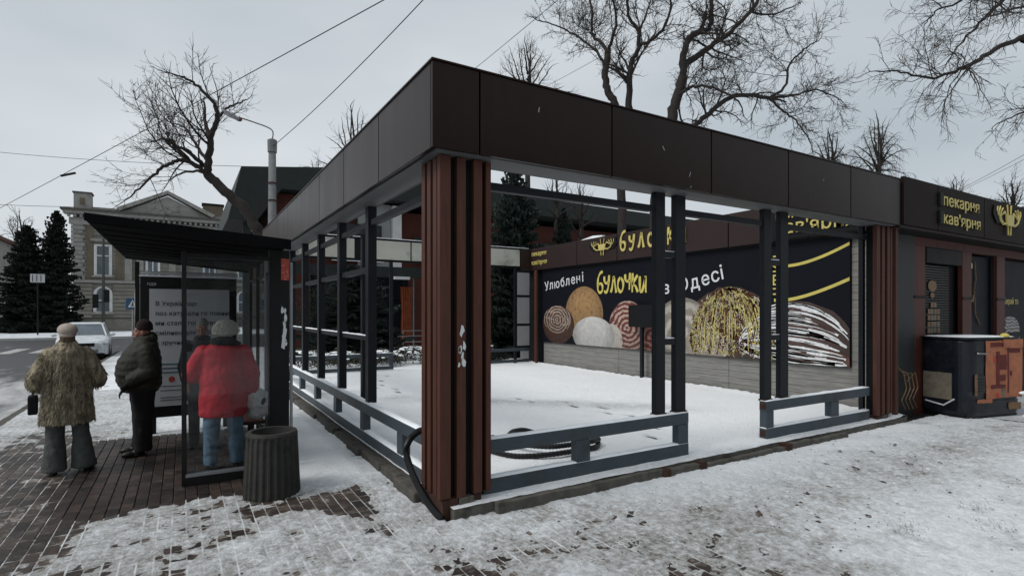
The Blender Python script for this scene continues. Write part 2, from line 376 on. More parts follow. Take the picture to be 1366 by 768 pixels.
        me.materials.append(m if not isinstance(m, str) else M[m]); me.update()
        if bevel:
            b = o.modifiers.new('edge', 'BEVEL'); b.width = bevel; b.segments = 2; b.limit_method = 'ANGLE'; b.angle_limit = R(40)
        return tag(o, label, cat, group, kind)

def bx(name, m, parent, x0, x1, y0, y1, z0, z1, **k):
    return MB().box(x0, x1, y0, y1, z0, z1).build(name, m, parent, **k)

def copy_tree(o, loc=None, rz=None, parent=None, label=None, group=None):
    c = o.copy(); COL.objects.link(c)
    if parent is not None: c.parent = parent
    if loc is not None: c.location = loc
    if rz is not None: c.rotation_euler.z = rz
    if label: c['label'] = label
    if group: c['group'] = group
    for ch in list(o.children): copy_tree(ch, parent=c)
    return c

def poly_plate(name, m, parent, pts, thick, normal, **k):
    """a flat plate outlined by 3D points, thick along normal"""
    n_ = Vector(normal).normalized() * thick; a = [Vector(p) for p in pts]; n = len(a)
    mb = MB(); mb.add([p for p in a] + [p + n_ for p in a], [tuple(range(n - 1, -1, -1)), tuple(range(n, 2 * n))] + [(i, (i + 1) % n, n + (i + 1) % n, n + i) for i in range(n)])
    return mb.build(name, m, parent, **k)

def text(s, name, m, parent, org, xdir, size, thick=.004, align='LEFT', bold=0, shear=0, sx=1, updir=(0, 0, 1)):
    cu = bpy.data.curves.new('t', 'FONT'); cu.body = s; cu.size = size; cu.extrude = thick; cu.align_x = align; cu.offset = bold * .35; cu.space_character = 1.06; cu.shear = shear
    cu.resolution_u = 3
    to = bpy.data.objects.new('t', cu); COL.objects.link(to)
    dg = bpy.context.evaluated_depsgraph_get(); me = bpy.data.meshes.new_from_object(to.evaluated_get(dg))
    bpy.data.objects.remove(to)
    X = Vector(xdir).normalized(); Y = Vector(updir).normalized(); Z = X.cross(Y)
    off = wloc(parent)
    mt = Matrix(((X.x * sx, Y.x, Z.x, org[0] - off.x), (X.y * sx, Y.y, Z.y, org[1] - off.y), (X.z * sx, Y.z, Z.z, org[2] - off.z), (0, 0, 0, 1)))
    me.transform(mt); me.materials.clear(); me.materials.append(M[m]); me.name = name
    o = bpy.data.objects.new(name, me); COL.objects.link(o); o.parent = parent
    return o

# hand-drawn brush letters: strokes in a box one unit high, baseline 0
GL = {
 'б': (.62, [[(.55, 1.3), (.30, 1.2), (.12, .9), (.08, .5), (.10, .15), (.30, 0), (.5, .12), (.52, .42), (.32, .58), (.12, .45)]]),
 'у': (.62, [[(.08, .9), (.10, .6), (.25, .45), (.45, .55)], [(.52, .95), (.48, .5), (.40, .1), (.22, -.1), (.06, .02)]]),
 'л': (.62, [[(.04, .05), (.16, .3), (.28, .9), (.34, .92), (.44, .5), (.54, .02)]]),
 'о': (.62, [[(.30, .9), (.10, .7), (.08, .3), (.28, .05), (.48, .2), (.52, .62), (.30, .9)]]),
 'ч': (.58, [[(.08, .92), (.09, .62), (.24, .48), (.42, .58)], [(.48, .98), (.45, .5), (.42, 0)]]),
 'к': (.62, [[(.12, 1.05), (.10, .5), (.08, -.05)], [(.52, .92), (.14, .45), (.34, .3), (.54, -.05)]]),
 'и': (.66, [[(.08, .92), (.08, .4), (.12, .06), (.30, .15), (.50, .85)], [(.52, .92), (.52, .4), (.56, -.02)]]),
}
def brush_word(s, name, m, parent, org, xdir, size, w=.15, thick=.01, arc=0, sp=1):
    X = Vector(xdir).normalized(); Z = Vector((0, 0, 1)); Nn = X.cross(Z); org = Vector(org); cx = 0
    for i, ch in enumerate(s):
        adv, st = GL[ch]; mb = MB(); dz = arc * math.sin(i * 1.9)
        for pl in st:
            # smooth the stroke, then thicken it into a ribbon
            P_ = [Vector((p[0], p[1], 0)) for p in pl]; Q = []
            for j in range(len(P_) - 1):
                p0 = P_[max(j - 1, 0)]; p1 = P_[j]; p2 = P_[j + 1]; p3 = P_[min(j + 2, len(P_) - 1)]
                for t in (0, .25, .5, .75):
                    Q.append(.5 * ((2 * p1) + (p2 - p0) * t + (2 * p0 - 5 * p1 + 4 * p2 - p3) * t * t + (3 * p1 - p0 - 3 * p2 + p3) * t ** 3))
            Q.append(P_[-1]); vs = []; fs = []; n = len(Q)
            for j, q in enumerate(Q):
                d = (Q[min(j + 1, n - 1)] - Q[max(j - 1, 0)]).normalized(); s_ = Vector((-d.y, d.x, 0)) * (w / 2) * (1 + .25 * math.sin(j * .7))
                for e in (q + s_, q - s_):
                    p = org + X * ((cx + e.x) * size) + Z * ((e.y + dz) * size)
                    vs += [p, p + Nn * thick]
            for j in range(n - 1):
                a = j * 4; b = a + 4
                fs += [(a + 1, a + 3, b + 3, b + 1), (a, b, b + 2, a + 2), (a, a + 1, b + 1, b), (a + 2, b + 2, b + 3, a + 3)]
            fs += [(0, 2, 3, 1), (4 * n - 4, 4 * n - 3, 4 * n - 1, 4 * n - 2)]
            mb.add(vs, fs)
        mb.build(name, m, parent); cx += adv * sp
    return cx * size

def hands_logo(parent, c, xdir, s, m='gold'):
    """two hands reaching up from a little body, over a dark cut-out backing"""
    X = Vector(xdir).normalized(); Z = Vector((0, 0, 1)); Nn = X.cross(Z); c = Vector(c)
    def P_(x, z, o=0): return c + X * (x * s * 1.4) + Z * (z * s * .86) + Nn * o
    mb = MB()
    def st(pl, r): mb.tube([P_(a, b, .02) for a, b in pl], r * s, 5)
    for q in (-1, 1):
        back = [(.16 * q, -.10), (.50 * q, -.14), (.66 * q, .10), (.60 * q, .38), (.36 * q, .36), (.22 * q, .08)]
        a = [P_(x, z) for x, z in back]; nb = len(a)
        mk = MB(); mk.add(a + [p + Nn * .01 for p in a], [tuple(range(nb)), tuple(range(2 * nb - 1, nb - 1, -1))] + [(i, (i + 1) % nb, nb + (i + 1) % nb, nb + i) for i in range(nb)])
        mk.build('logo_backing', 'black', parent)
        st([(.10 * q, -.10), (.26 * q, -.13), (.38 * q, -.04), (.42 * q, .08)], .030)
        for k in range(4):
            a = R(62 + 26 * k); cx_, cz_ = (.42 + .03 * (1.5 - k)), .08
            st([(cx_ * q, cz_), ((cx_ + .13 * math.cos(a)) * q, cz_ + .15 * math.sin(a)), ((cx_ + .20 * math.cos(a + .25)) * q, cz_ + .27 * math.sin(a + .1))], .017)
        st([(.11 * q, .10), (.20 * q, .20), (.31 * q, .14)], .020)
        st([(.07 * q, -.12), (.05 * q, -.42)], .020)
        st([(.06 * q, .13), (.09 * q, .44)], .016)
    mb.add([P_(-.17, .14, .012), P_(.17, .14, .012), P_(.13, -.16, .012), P_(-.13, -.16, .012), P_(-.17, .14, .045), P_(.17, .14, .045), P_(.13, -.16, .045), P_(-.13, -.16, .045)],
           [(0, 1, 2, 3), (7, 6, 5, 4), (0, 4, 5, 1), (1, 5, 6, 2), (2, 6, 7, 3), (3, 7, 4, 0)])
    mb.build('hands_emblem', m, parent)

# value noise on numpy arrays
_rng = np.random.RandomState(11); _tab = _rng.rand(256, 256)
def vn(x, y):
    xi = np.floor(x).astype(int); yi = np.floor(y).astype(int); fx = x - xi; fy = y - yi
    fx = fx * fx * (3 - 2 * fx); fy = fy * fy * (3 - 2 * fy)
    a = _tab[xi % 256, yi % 256]; b = _tab[(xi + 1) % 256, yi % 256]; c = _tab[xi % 256, (yi + 1) % 256]; d = _tab[(xi + 1) % 256, (yi + 1) % 256]
    return (a * (1 - fx) + b * fx) * (1 - fy) + (c * (1 - fx) + d * fx) * fy
def fbm(x, y, o=4, g=.5):
    s = 0; a = 1; t = 0
    for k in range(o): s = s + a * vn(x * 2 ** k + 17.3 * k, y * 2 ** k + 5.1 * k); t += a; a *= g
    return s / t
def sstep(a, b, x):
    t = np.clip((x - a) / (b - a), 0, 1); return t * t * (3 - 2 * t)
def bump2(x, y, cx, cy, rx, ry): return np.exp(-(((x - cx) / rx) ** 2 + ((y - cy) / ry) ** 2))

def grid_mesh(name, x0, x1, y0, y1, step, hf, m, parent=None, **k):
    nx = int((x1 - x0) / step) + 1; ny = int((y1 - y0) / step) + 1
    X, Y = np.meshgrid(np.linspace(x0, x1, nx), np.linspace(y0, y1, ny), indexing='ij')
    H, SL = hf(X, Y)
    me = bpy.data.meshes.new(name); nv = nx * ny
    me.vertices.add(nv); me.vertices.foreach_set('co', np.stack([X, Y, H], -1).astype(np.float32).ravel())
    I = np.arange(nv).reshape(nx, ny)
    q = np.stack([I[:-1, :-1], I[1:, :-1], I[1:, 1:], I[:-1, 1:]], -1).reshape(-1, 4)
    me.loops.add(q.size); me.loops.foreach_set('vertex_index', q.ravel().astype(np.int32))
    me.polygons.add(len(q)); me.polygons.foreach_set('loop_start', (np.arange(len(q)) * 4).astype(np.int32))
    me.polygons.foreach_set('use_smooth', np.ones(len(q), bool))
    at_ = me.attributes.new('slush', 'FLOAT', 'POINT'); at_.data.foreach_set('value', SL.astype(np.float32).ravel())
    me.update(); me.validate(); me.materials.append(M[m])
    o = bpy.data.objects.new(name, me); COL.objects.link(o)
    if parent: o.parent = parent
    return tag(o, **k)

# ------------------------------------------------------------------ ground, road, pavement, snow
FOOT = []
_r = random.Random(3)
for k in range(60):
    q_ = k * .33; FOOT.append((.7 + q_ % 7.8 + _r.uniform(-.1, .1), -.45 - .12 * (q_ // 7.8) * 4 - (k % 2) * .24 + _r.uniform(-.15, .15)))
for k in range(16): FOOT.append((-.45 + (k % 2) * .22 + _r.uniform(-.05, .05), 1.9 + k * .36))
def street_snow(x, y):
    # cover: positive = snow lies over the pavers, negative = pavers show
    c = np.full_like(x, .42)
    left = 1 - sstep(-2.95, -2.1, x + .25 * (fbm(x * 1.2, y * 1.2) - .5) * 2 - .08 * (y - 2))
    c -= .44 * left * (1 - sstep(5.2, 7.5, y))
    left = np.clip(left, 0, 1)
    # thin, scuffed zone in the foreground
    front = (1 - sstep(.4, 2.6, y + .5 * x)) * (1 - sstep(1.0, 3.0, x))
    c -= .27 * front
    # right-hand trodden walk
    rightw = sstep(.2, 2.2, x) * (1 - sstep(-1.0, .1, y))
    c -= .02 * rightw
    # dry strip under the shelter
    inside = sstep(-2.75, -2.45, x + .1 * fbm(x * 4, y * 4)) * (1 - sstep(-.95, -.8, x)) * sstep(1.75, 2.3, y + .35 * fbm(x * 3, y * 3)) * (1 - sstep(5.0, 5.25, y))
    c -= (1.15 - .35 * (fbm(x * 5, y * 5 + 7) - .3)) * inside
    man = bump2(x, y, -2.4, 3.9, .9, .8); c -= .5 * man
    # trodden gaps between shelter and pavilion corner
    for (cx, cy, rx, ry, a) in ((-.55, 1.15, .30, .26, .55), (-.42, .85, .16, .35, .42), (-.15, 1.35, .25, .2, .3), (-1.05, 1.1, .22, .07, .5), (-.35, .32, .12, .45, .38), (-1.3, .75, .2, .12, .3), (.9, -.25, .3, .14, .2), (-.1, -.35, .2, .25, .25)):
        c -= a * bump2(x, y, cx, cy, rx, ry)
    # deep clean drift along the pavilion
    drift = sstep(-1.0, -.55, x) * (1 - sstep(-.12, .06, x)) * sstep(1.3, 2.2, y)
    c += .5 * drift
    c += .35 * bump2(x, y, .05, .55, .3, .5) + .3 * bump2(x, y, .2, -.15, .5, .18)
    c += .30 * bump2(x, y, 3.0, -.35, 2.5, .35)
    n = fbm(x * 2.3, y * 2.3, 5, .62) - .5; n2 = fbm(x * 9 + 3, y * 9, 3, .6) - .5; n3 = fbm(x * 24, y * 22 + 9, 2, .6) - .5
    v = c + n * .95 + n2 * .5 * (1 - .7 * drift) + n3 * .28 * (1 - .8 * drift)
    h = np.where(v > 0, .030 * np.power(np.clip(v, 0, 3), .8), .030 * v)
    h += np.where(v > .05, n3 * .012 * (1 - .8 * drift), 0)
    h = np.where(inside + man * .5 > .35, h, np.maximum(h, -.0045 + .003 * n2))
    foot = 0
    for fx_, fy__ in FOOT: foot = foot + np.exp(-((((x - fx_) * .8 + (y - fy__) * .6) / .12) ** 4 + (((x - fx_) * -.6 + (y - fy__) * .8) / .045) ** 4))
    h = h - .016 * np.clip(foot, 0, 1) * (h > .008)
    h = np.clip(h, -.05, .055) + drift * .02
    # dirtiness: thin snow is slush, the walked belt on the right is grey
    walked = sstep(.6, 2.4, x) * np.exp(-((y + 1.0 + .02 * x) / .75) ** 2)
    sl_ = np.clip(.46 - v * 1.1, 0, .62) * .62 + .26 * walked + .30 * front + .34 * left
    sl_ = sl_ * (1 - .8 * drift)
    sl_ = np.clip(sl_ + .13 * rightw, 0, .75)
    return h, sl_

def far_snow(x, y):
    n = fbm(x * .8, y * .8, 5, .6) - .5
    edge = sstep(-4.1, -3.3, x)
    return .012 + n * .04 * edge + 0 * x, np.clip(.16 + n * .5 + .25 * (1 - edge), 0, .8)

MB().box(-400, 400, -400, 1500, -.3, -.16).build('ground', 'snowfar', kind='structure')
rd = MB()
rd.add([(-13, -60, -.11), (-4.25, -60, -.11), (-4.25, 26, -.11), (-13, 26, -.11)], [(0, 1, 2, 3)])
rd.add([(-120, 26, -.11), (90, 26, -.11), (90, 43, -.11), (-120, 43, -.11)], [(0, 1, 2, 3)])
rd.build('road', 'asphalt', kind='structure')
mk = MB()
for k in range(14):
    x = -21.5 + k * 1.15
    mk.add([(x, 28.2, -.106), (x + .55, 28.2, -.106), (x + .55, 32.2, -.106), (x, 32.2, -.106)], [(0, 1, 2, 3)])
mk.build('zebra_crossing', mat('worn_road_paint', (.35, .35, .34), .7, .2, 4, dirt=(.12, .12, .12), dscale=5), kind='structure')

pav = bx('pavement', 'bed', None, -4.10, 40, -12, 25.5, -.15, -.013, kind='structure')
# kerb stones along the street
KM = MB().box(-4.245, -4.105, 0, .98, -.15, .005).build('kerb_stone', 'stone', pav, bevel=.012)
for k in range(1, 26):
    c = KM.copy(); COL.objects.link(c); c.location = (random.uniform(-.008, .008), k * 1.0, random.uniform(-.006, .004))
ks = MB().box(-4.245, -4.105, -12, -.03, -.15, .002)
ks.build('kerb_run', 'stone', pav, kind='stuff')
bx('far_pavement', 'snowfar', None, -120, 90, 43.15, 70, -.15, .02, kind='structure')
bx('far_kerb', mat('pale_kerb', (.42, .42, .41), .8, .15, 2), None, -120, 90, 43.0, 43.14, -.15, .04, kind='structure')

# pavers: 100 x 200 mm in running bond along the street
def paver_mesh(name, ms):
    a, b, h, ch = .0472, .0962, .055, .005
    vs = [(-a, -b, -h), (a, -b, -h), (a, b, -h), (-a, b, -h), (-a, -b, -ch), (a, -b, -ch), (a, b, -ch), (-a, b, -ch), (-a + ch, -b + ch, 0), (a - ch, -b + ch, 0), (a - ch, b - ch, 0), (-a + ch, b - ch, 0)]
    fs = [(8, 9, 10, 11)] + [(i, (i + 1) % 4, 4 + (i + 1) % 4, 4 + i) for i in range(4)] + [(4 + i, 4 + (i + 1) % 4, 8 + (i + 1) % 4, 8 + i) for i in range(4)]
    me = bpy.data.meshes.new(name); me.from_pydata(vs, [], fs); me.materials.append(M[ms]); return me, vs, fs
PM, pvs, pfs = paver_mesh('brick', 'brick'); PM2, _, _ = paver_mesh('brick_red', 'brick2')
cells = []
for i in range(int((6.5 + 4.05) / .1)):
    x = -4.05 + i * .1
    for j in range(int(16.5 / .2)):
        y = -3.4 + j * .2 + (.1 if i % 2 else 0)
        if x > .12 and y > -.02: continue
        d = (Vector((x, y, 0)) - CAM).dot(FW)
        if d < 3.3: continue
        px = 683 + 728 * (Vector((x, y, 0)) - CAM).dot(RT) / d
        if px < -40 or px > 1400: continue
        cells.append((x, y, d))
ca = np.array(cells); hh, _ = street_snow(ca[:, 0], ca[:, 1])
vis = hh < .0
order = np.argsort(ca[:, 2] + np.where(vis, 0, 50))
solo = set(order[:300].tolist()); rest = {0: MB(), 1: MB()}
for k, (x, y, d) in enumerate(cells):
    z = random.uniform(-.0025, .0015); red = (-2.75 < x < -.75 and 1.6 < y < 5.4) or random.random() < .2
    if k in solo:
        o = bpy.data.objects.new('brick', PM2 if red else PM); COL.objects.link(o); o.parent = pav; o.location = (x, y, z)
        o.rotation_euler = (random.uniform(-.01, .01), random.uniform(-.015, .015), random.uniform(-.012, .012))
    else:
        rest[int(red)].add([(x + p[0], y + p[1], z + p[2]) for p in pvs], pfs)
rest[0].build('brick_field', 'brick', pav, kind='stuff'); rest[1].build('red_brick_field', 'brick2', pav, kind='stuff')

def snow_near(x, y): return street_snow(x, y)
grid_mesh('snow', -4.1, 9.6, -4.4, .075, .022, snow_near, 'snow', kind='structure')
grid_mesh('snow', -4.1, .16, .075, 11.0, .024, snow_near, 'snow', kind='structure')
grid_mesh('snow', -4.1, 34, 11.0, 25.5, .12, far_snow, 'snow', kind='structure')
grid_mesh('snow', 9.6, 40, -12, .35, .10, lambda x, y: (.02 + .03 * (fbm(x, y) - .5), np.clip(.25 + 1.0 * (fbm(x * .9, y * .9) - .5), 0, .7)), 'snow', kind='structure')
grid_mesh('snow', -4.1, 9.6, -12, -4.4, .12, far_snow, 'snow', kind='structure')

# frozen clods, dead leaves and grass tips poking through the snow on the right
cl = MB()
for k in range(650):
    x = random.uniform(-.5, 9.5) ; y = random.uniform(-3.2, .0)
    r = random.uniform(.002, .007) * (1.6 if random.random() < .08 else 1)
    cl.ell((x, y, .022), (r * 1.6, r, r * .5), (0, 0, random.uniform(0, 3)), 6, 4)
cl.build('frozen_clods', mat('dark_frozen_soil', (.05, .042, .034), .9, .3, 20), None, kind='stuff', label='small dark frozen clods scattered over the trodden snow')
gr = MB()
for (cx, cy) in ((3.9, -2.35), (4.25, -2.1), (5.9, -2.3), (6.2, -2.0), (3.2, -2.0)):
    for k in range(70):
        x = cx + random.gauss(0, .10); y = cy + random.gauss(0, .07); a = random.uniform(0, 2 * PI); h = random.uniform(.02, .06)
        dx = math.cos(a) * .03; dy = math.sin(a) * .03
        gr.add([(x, y, .01), (x + .006, y, .01), (x + dx, y + dy, .01 + h)], [(0, 1, 2)])
gr.build('grass', mat('dead_grass', (.05, .045, .025), .9, .3, 20), None, kind='stuff', label='dead grass tips poking through the snow in the right foreground')

# ------------------------------------------------------------------ pavilion floor slab
slab = bx('floor_slab', 'concrete', None, .22, 8.08, .06, 10.95, -.12, .098, kind='structure')
def slab_snow(x, y):
    n = fbm(x * 1.5, y * 1.5, 5, .55) - .5; n3 = fbm(x * 14, y * 14, 2) - .5
    trail = np.exp(-(((x - 3.1) * .62 + (y - 4.6) * .62 - 0.0) / .35) ** 2) * sstep(1.5, 3, y) * (1 - sstep(8, 9.5, y))
    ft = 0
    for k in range(22):
        px_ = 3.55 - .05 * k + (k % 2) * .25 + .9 * math.sin(k * .3); py_ = 1.1 + .40 * k; ft = ft + np.exp(-(((x - px_) / .06) ** 4 + ((y - py_) / .14) ** 4))
    ft = np.clip(ft, 0, 1)
    lip = 1 - sstep(.06, .3, y + .12 * n)
    return .120 + n * .026 + n3 * .008 - .016 * lip - .028 * ft + .03 * (1 - sstep(.0, .25, 8.0 - x)) * (n3 + .6), np.clip(.0 + .38 * ft + trail * (.24 + n * .5) + .1 * np.clip(n, 0, 1) + .22 * lip * (n3 + .5), 0, .7)
grid_mesh('snow', .215, 8.09, .06, 10.95, .04, slab_snow, 'snow', kind='structure')
# rough stones along the left foot of the slab
y = .62
while y < 9.9:
    L_ = random.choice((.34, .5, .62, .8)); z = random.uniform(.065, .105); x0 = random.uniform(.07, .12)
    mb = MB(); vs = []
    for (a, b) in ((x0, y), (.215, y), (.215, y + L_ - .03), (x0 + random.uniform(-.02, .02), y + L_ - .035)):
        vs.append((a, b))
    mb.prism([(a + random.uniform(-.008, .008), b) for a, b in vs], 'z', -.1, z)
    mb.build('edge_stone', 'stone', slab, bevel=.016); y += L_
# front concrete threshold with broken ends
for (x0, x1, zt) in ((.60, 2.62, .10), (2.66, 3.16, .085), (3.24, 4.78, .06), (4.82, 5.35, .085), (5.4, 6.2, .075)):
    mb = MB(); n = 9
    top = [(x0 + (x1 - x0) * k / n, zt + random.uniform(-.006, .006)) for k in range(n + 1)]
    mb.prism([(x0, -.1)] + top + [(x1, -.1)], 'y', -.02 + random.uniform(-.01, .01), .055)
    mb.build('threshold_stone', 'concrete', slab, bevel=.008)
for x in (2.64, 3.20, 4.80):
    MB().box(x - .05, x + .04, -.05, .10, -.05, .10).build('rusty_bracket', 'rust', slab, bevel=.008)

# ------------------------------------------------------------------ pavilion frame
pv = empty('pavilion_frame', (.3, .3, 0), 'large open pavilion frame of dark posts and brown panelled fascia standing on the snowy slab', 'pavilion')
ZB, ZT = 3.085, 3.785
fas = empty  # noqa
g = .0075
# front fascia panels
fx = [0, .43, 1.90, 3.37, 4.83, 6.30, 7.74]
for a, b in zip(fx[:-1], fx[1:]):
    bx('fascia_panel', 'fascia', pv, a + g if a else .0, b - g, 0 + random.uniform(0, .003), .035, ZB, ZT, bevel=.004)
# left fascia panels
fy = [.0] + [1.42 * k for k in range(1, 8)] + [10.95]
for a, b in zip(fy[:-1], fy[1:]):
    bx('fascia_panel', 'fascia', pv, random.uniform(0, .003), .035, max(a, .038) + g, b - g, ZB, ZT, bevel=.004)
bx('fascia_backing', 'black', pv, .02, 7.72, .040, .06, ZB + .03, ZT - .03)
bx('fascia_backing', 'black', pv, .040, .06, .065, 10.9, ZB + .03, ZT - .03)
# soffit strips
bx('soffit', 'soffit', pv, .062, 7.72, .064, .36, ZB - .004, ZB + .02)
bx('soffit', 'soffit', pv, .064, .36, .366, 10.6, ZB - .004, ZB + .02)
bx('roof_edge', 'fascia_in', pv, .36, 7.72, .36, .40, ZB, ZT - .05)
bx('roof_edge', 'fascia_in', pv, .36, .40, .402, 10.6, ZB, ZT - .05)
bx('coping', 'fascia', pv, -.012, 7.72, -.012, .41, ZT, ZT + .014)
bx('coping', 'fascia', pv, -.012, .41, .412, 10.95, ZT, ZT + .014)
for (x, z, h_, t_) in ((1.02, 3.55, .05, .01), (3.0, 3.22, .06, .02), (2.62, 3.45, .045, -.03), (3.02, 3.10, .03, .01), (5.6, 3.5, .03, .02)):
    poly_plate('scuff', 'alu', pv, [(x, -.001, z), (x + .012, -.001, z + .004), (x + .010 + t_, -.001, z + h_), (x + t_, -.001, z + h_ - .004)], .0015, (0, -1, 0))
# horizontal steel
def hb(x0, x1, y0, y1, z0, z1, m='post', nm='beam', **k): return bx(nm, m, pv, x0, x1, y0, y1, z0, z1, **k)
hb(.56, 2.71, .26, .33, 2.86, 2.93); hb(3.24, 4.67, .26, .33, 2.86, 2.93); hb(5.23, 7.3, .26, .33, 2.86, 2.93)
hb(.30, .37, .56, 10.6, 2.84, 2.91)
# front posts in pairs, with cross pieces that carry a lip of snow
def snowlip(x0, x1, y0, y1, z): 
    n = max(2, int(max(x1 - x0, y1 - y0) / .12)); mb = MB()
    longx = (x1 - x0) > (y1 - y0); vs = []; 
    for k in range(n + 1):
        t = k / n; hh_ = random.uniform(.006, .016)
        if longx:
            x = x0 + (x1 - x0) * t; vs += [(x, y0 + .004, z), (x, y0 + .012, z + hh_), (x, y1 - .012, z + hh_), (x, y1 - .004, z)]
        else:
            y = y0 + (y1 - y0) * t; vs += [(x1 - .004, y, z), (x1 - .012, y, z + hh_), (x0 + .012, y, z + hh_), (x0 + .004, y, z)]
    fs = []
    for k in range(n):
        a = k * 4; b = a + 4
        fs += [(a, b, b + 1, a + 1), (a + 1, b + 1, b + 2, a + 2), (a + 2, b + 2, b + 3, a + 3)]
    mb.add(vs, fs + [(0, 1, 2, 3), (4 * n + 3, 4 * n + 2, 4 * n + 1, 4 * n)])
    return mb.build('snow_lip', 'snowcap', pv, smooth=True)
posts = [(2.76, 2.905), (3.07, 3.235), (4.70, 4.855), (5.05, 5.225)]
for a, b in posts:
    hb(a, b, .25, .32, .602, ZB - .006, nm='post', bevel=.004)
    hb(a - .008, b + .008, .235, .33, .5985, .622, 'rust', 'post_foot')
for a, b in ((2.907, 3.068), (4.857, 5.048)):
    for z in (1.38, 2.36):
        hb(a, b, .255, .315, z, z + .07, nm='cross_piece'); snowlip(a, b, .255, .315, z + .07)
# lower rails, front
def rail_unit(x0, x1, ups):
    for z0, z1 in ((.115, .25), (.475, .60)):
        hb(x0, x1, .21, .315, z0, z1, 'rail', 'rail', bevel=.006); snowlip(x0, x1, .21, .315, z1)
    for a, b in ups: hb(a, b, .214, .311, .252, .473, 'rail', 'rail_upright', bevel=.004)
rail_unit(.58, 3.24, ((1.63, 1.80), (3.08, 3.238))); rail_unit(4.69, 7.25, ((4.692, 4.85), (6.20, 6.40)))
for z in (.15, .50): hb(4.683, 4.689, .225, .30, z, z + .075, 'rust', 'rail_end_rust')
# left side posts and rails
ly = [2.72, 4.20, 5.64, 7.08, 8.52, 9.9]
for y in ly:
    hb(.275, .385, y, y + .13, .602, ZB - .006, nm='post', bevel=.004)
for y in (3.50,):
    hb(.42, .50, y, y + .09, .10, 2.83, nm='post')
for z0, z1 in ((.105, .24), (.475, .60)):
    hb(.235, .335, .66, 10.4, z0, z1, 'rail', 'rail', bevel=.006); snowlip(.235, .335, .66, 10.4, z1)
for y in (1.38, 2.80, 4.25, 5.68, 7.10, 8.55):
    hb(.24, .33, y, y + .17, .242, .473, 'rail', 'rail_upright', bevel=.004)
for a, b in zip(ly[:-1], ly[1:]):
    hb(.31, .38, a + .152, b - .002, 1.38, 1.44, nm='cross_piece'); snowlip(.31, .38, a + .152, b - .002, 1.44)
    hb(.31, .38, a + .152, b - .002, 2.26, 2.33, nm='cross_piece')
# slatted corner pillars
def pillar(x0, y0, side=True, dep=.46):
    p = pv
    bx('pillar_core', 'black', p, x0 + .03, x0 + .43, y0 + .035, y0 + dep, .17, ZB - .01)
    for i, a in enumerate((-.045, .115, .275)):
        wdt = .10 if i == 0 else .082
        bx('pillar_slat', 'slat', p, x0 + a, x0 + a + wdt, y0 - .03, y0 + .03, .165 + random.uniform(-.01, .01), ZB - .012, bevel=.003)
    bx('pillar_slat', 'slat', p, x0 + .40, x0 + .45, y0 - .02, y0 + .03, .17, ZB - .012, bevel=.003)
    if side:
        for a in (.07, .20, .33):
            bx('pillar_slat', 'slat', p, x0 - .035, x0 + .025, y0 + a, y0 + a + .078, .17, ZB - .012, bevel=.003)
    bx('pillar_base', 'rust', p, x0 - .02, x0 + .13, y0 - .025, y0 + dep - .003, -.05, .163, bevel=.008)
    bx('pillar_base', 'concrete', p, x0 + .135, x0 + .28, y0 - .035, y0 + dep - .003, -.05, .160, bevel=.01)
    bx('pillar_base', 'rust', p, x0 + .285, x0 + .36, y0 - .01, y0 + dep - .003, -.05, .170, bevel=.008)
pillar(.165, .16)
pillar(7.36, .17, False, .16)
bx('pillar_slat', 'slat', pv, 7.90, 7.98, .14, .20, .1, ZB - .012, bevel=.003)
# scraps of torn white paper on the corner pillar
def scraps(parent, c, xdir, nrm, n, hgt, wd):
    X = Vector(xdir); Nn = Vector(nrm)
    for k in range(n):
        z = c[2] + random.uniform(-hgt, hgt); q = random.uniform(-wd, wd); r = random.uniform(.010, .028); pts = []
        for j in range(7):
            a = 2 * PI * j / 7; rr = r * random.uniform(.5, 1.4)
            pts.append(Vector(c) + X * (q + rr * math.cos(a) * .7) + Vector((0, 0, z - c[2] + rr * math.sin(a) * 1.7)))
        poly_plate('paper_scrap', 'whitep', parent, pts, .002, Nn)
scraps(pv, (.32, .128, 1.45), (1, 0, 0), (0, -1, 0), 7, .18, .03)
# back side of the pavilion: cream infill panels between dark rails
bx('back_beam', 'black', pv, .36, 8.0, 10.86, 10.94, 3.16, 3.80)
xs = [.40, 1.42, 2.30, 2.46, 3.90, 4.75, 4.85, 6.15, 7.60]
for a, b in zip(xs[:-1], xs[1:]):
    if b - a > .5: bx('infill_panel', 'cream', pv, a + .02, b - .02, 10.835, 10.857, 3.22, 3.745, bevel=.004)
bx('back_coping', 'snowcap', pv, .36, 7.9, 10.80, 10.97, 3.802, 3.815)
bx('panel_brown', 'fascia_in', pv, 7.60, 8.0, 10.82, 10.855, 3.12, 3.78)
for x in (1.90, 2.62, 3.26):
    hb(x, x + .09, 10.80, 10.858, .60, 3.158, nm='post')
hb(6.25, 6.33, 10.80, 10.858, .1, 3.158, nm='post'); hb(7.36, 7.45, 10.80, 10.858, .1, 3.158, nm='post')
for z0, z1 in ((.14, .24), (.50, .60)):
    hb(.40, 3.36, 10.78, 10.84, z0, z1, 'rail', 'rail'); snowlip(.40, 3.36, 10.78, 10.84, z1)
    hb(6.0, 7.9, 10.78, 10.79, z0, z1, 'rail', 'rail')
hb(3.24, 3.36, 10.785, 10.835, .242, .498, 'rail', 'rail_upright')
for z0, z1 in ((.66, 1.30), (1.38, 2.22), (2.30, 3.02)):
    bx('frosted_panel', 'frost', pv, 7.47, 7.93, 10.80, 10.825, z0, z1, bevel=.004)
for z in (1.31, 2.23, 3.03, .61): hb(7.45, 7.95, 10.795, 10.83, z, z + .06, nm='beam')
hb(7.60, 7.9, 10.79, 10.83, .245, .495, 'frost', 'frosted_panel')
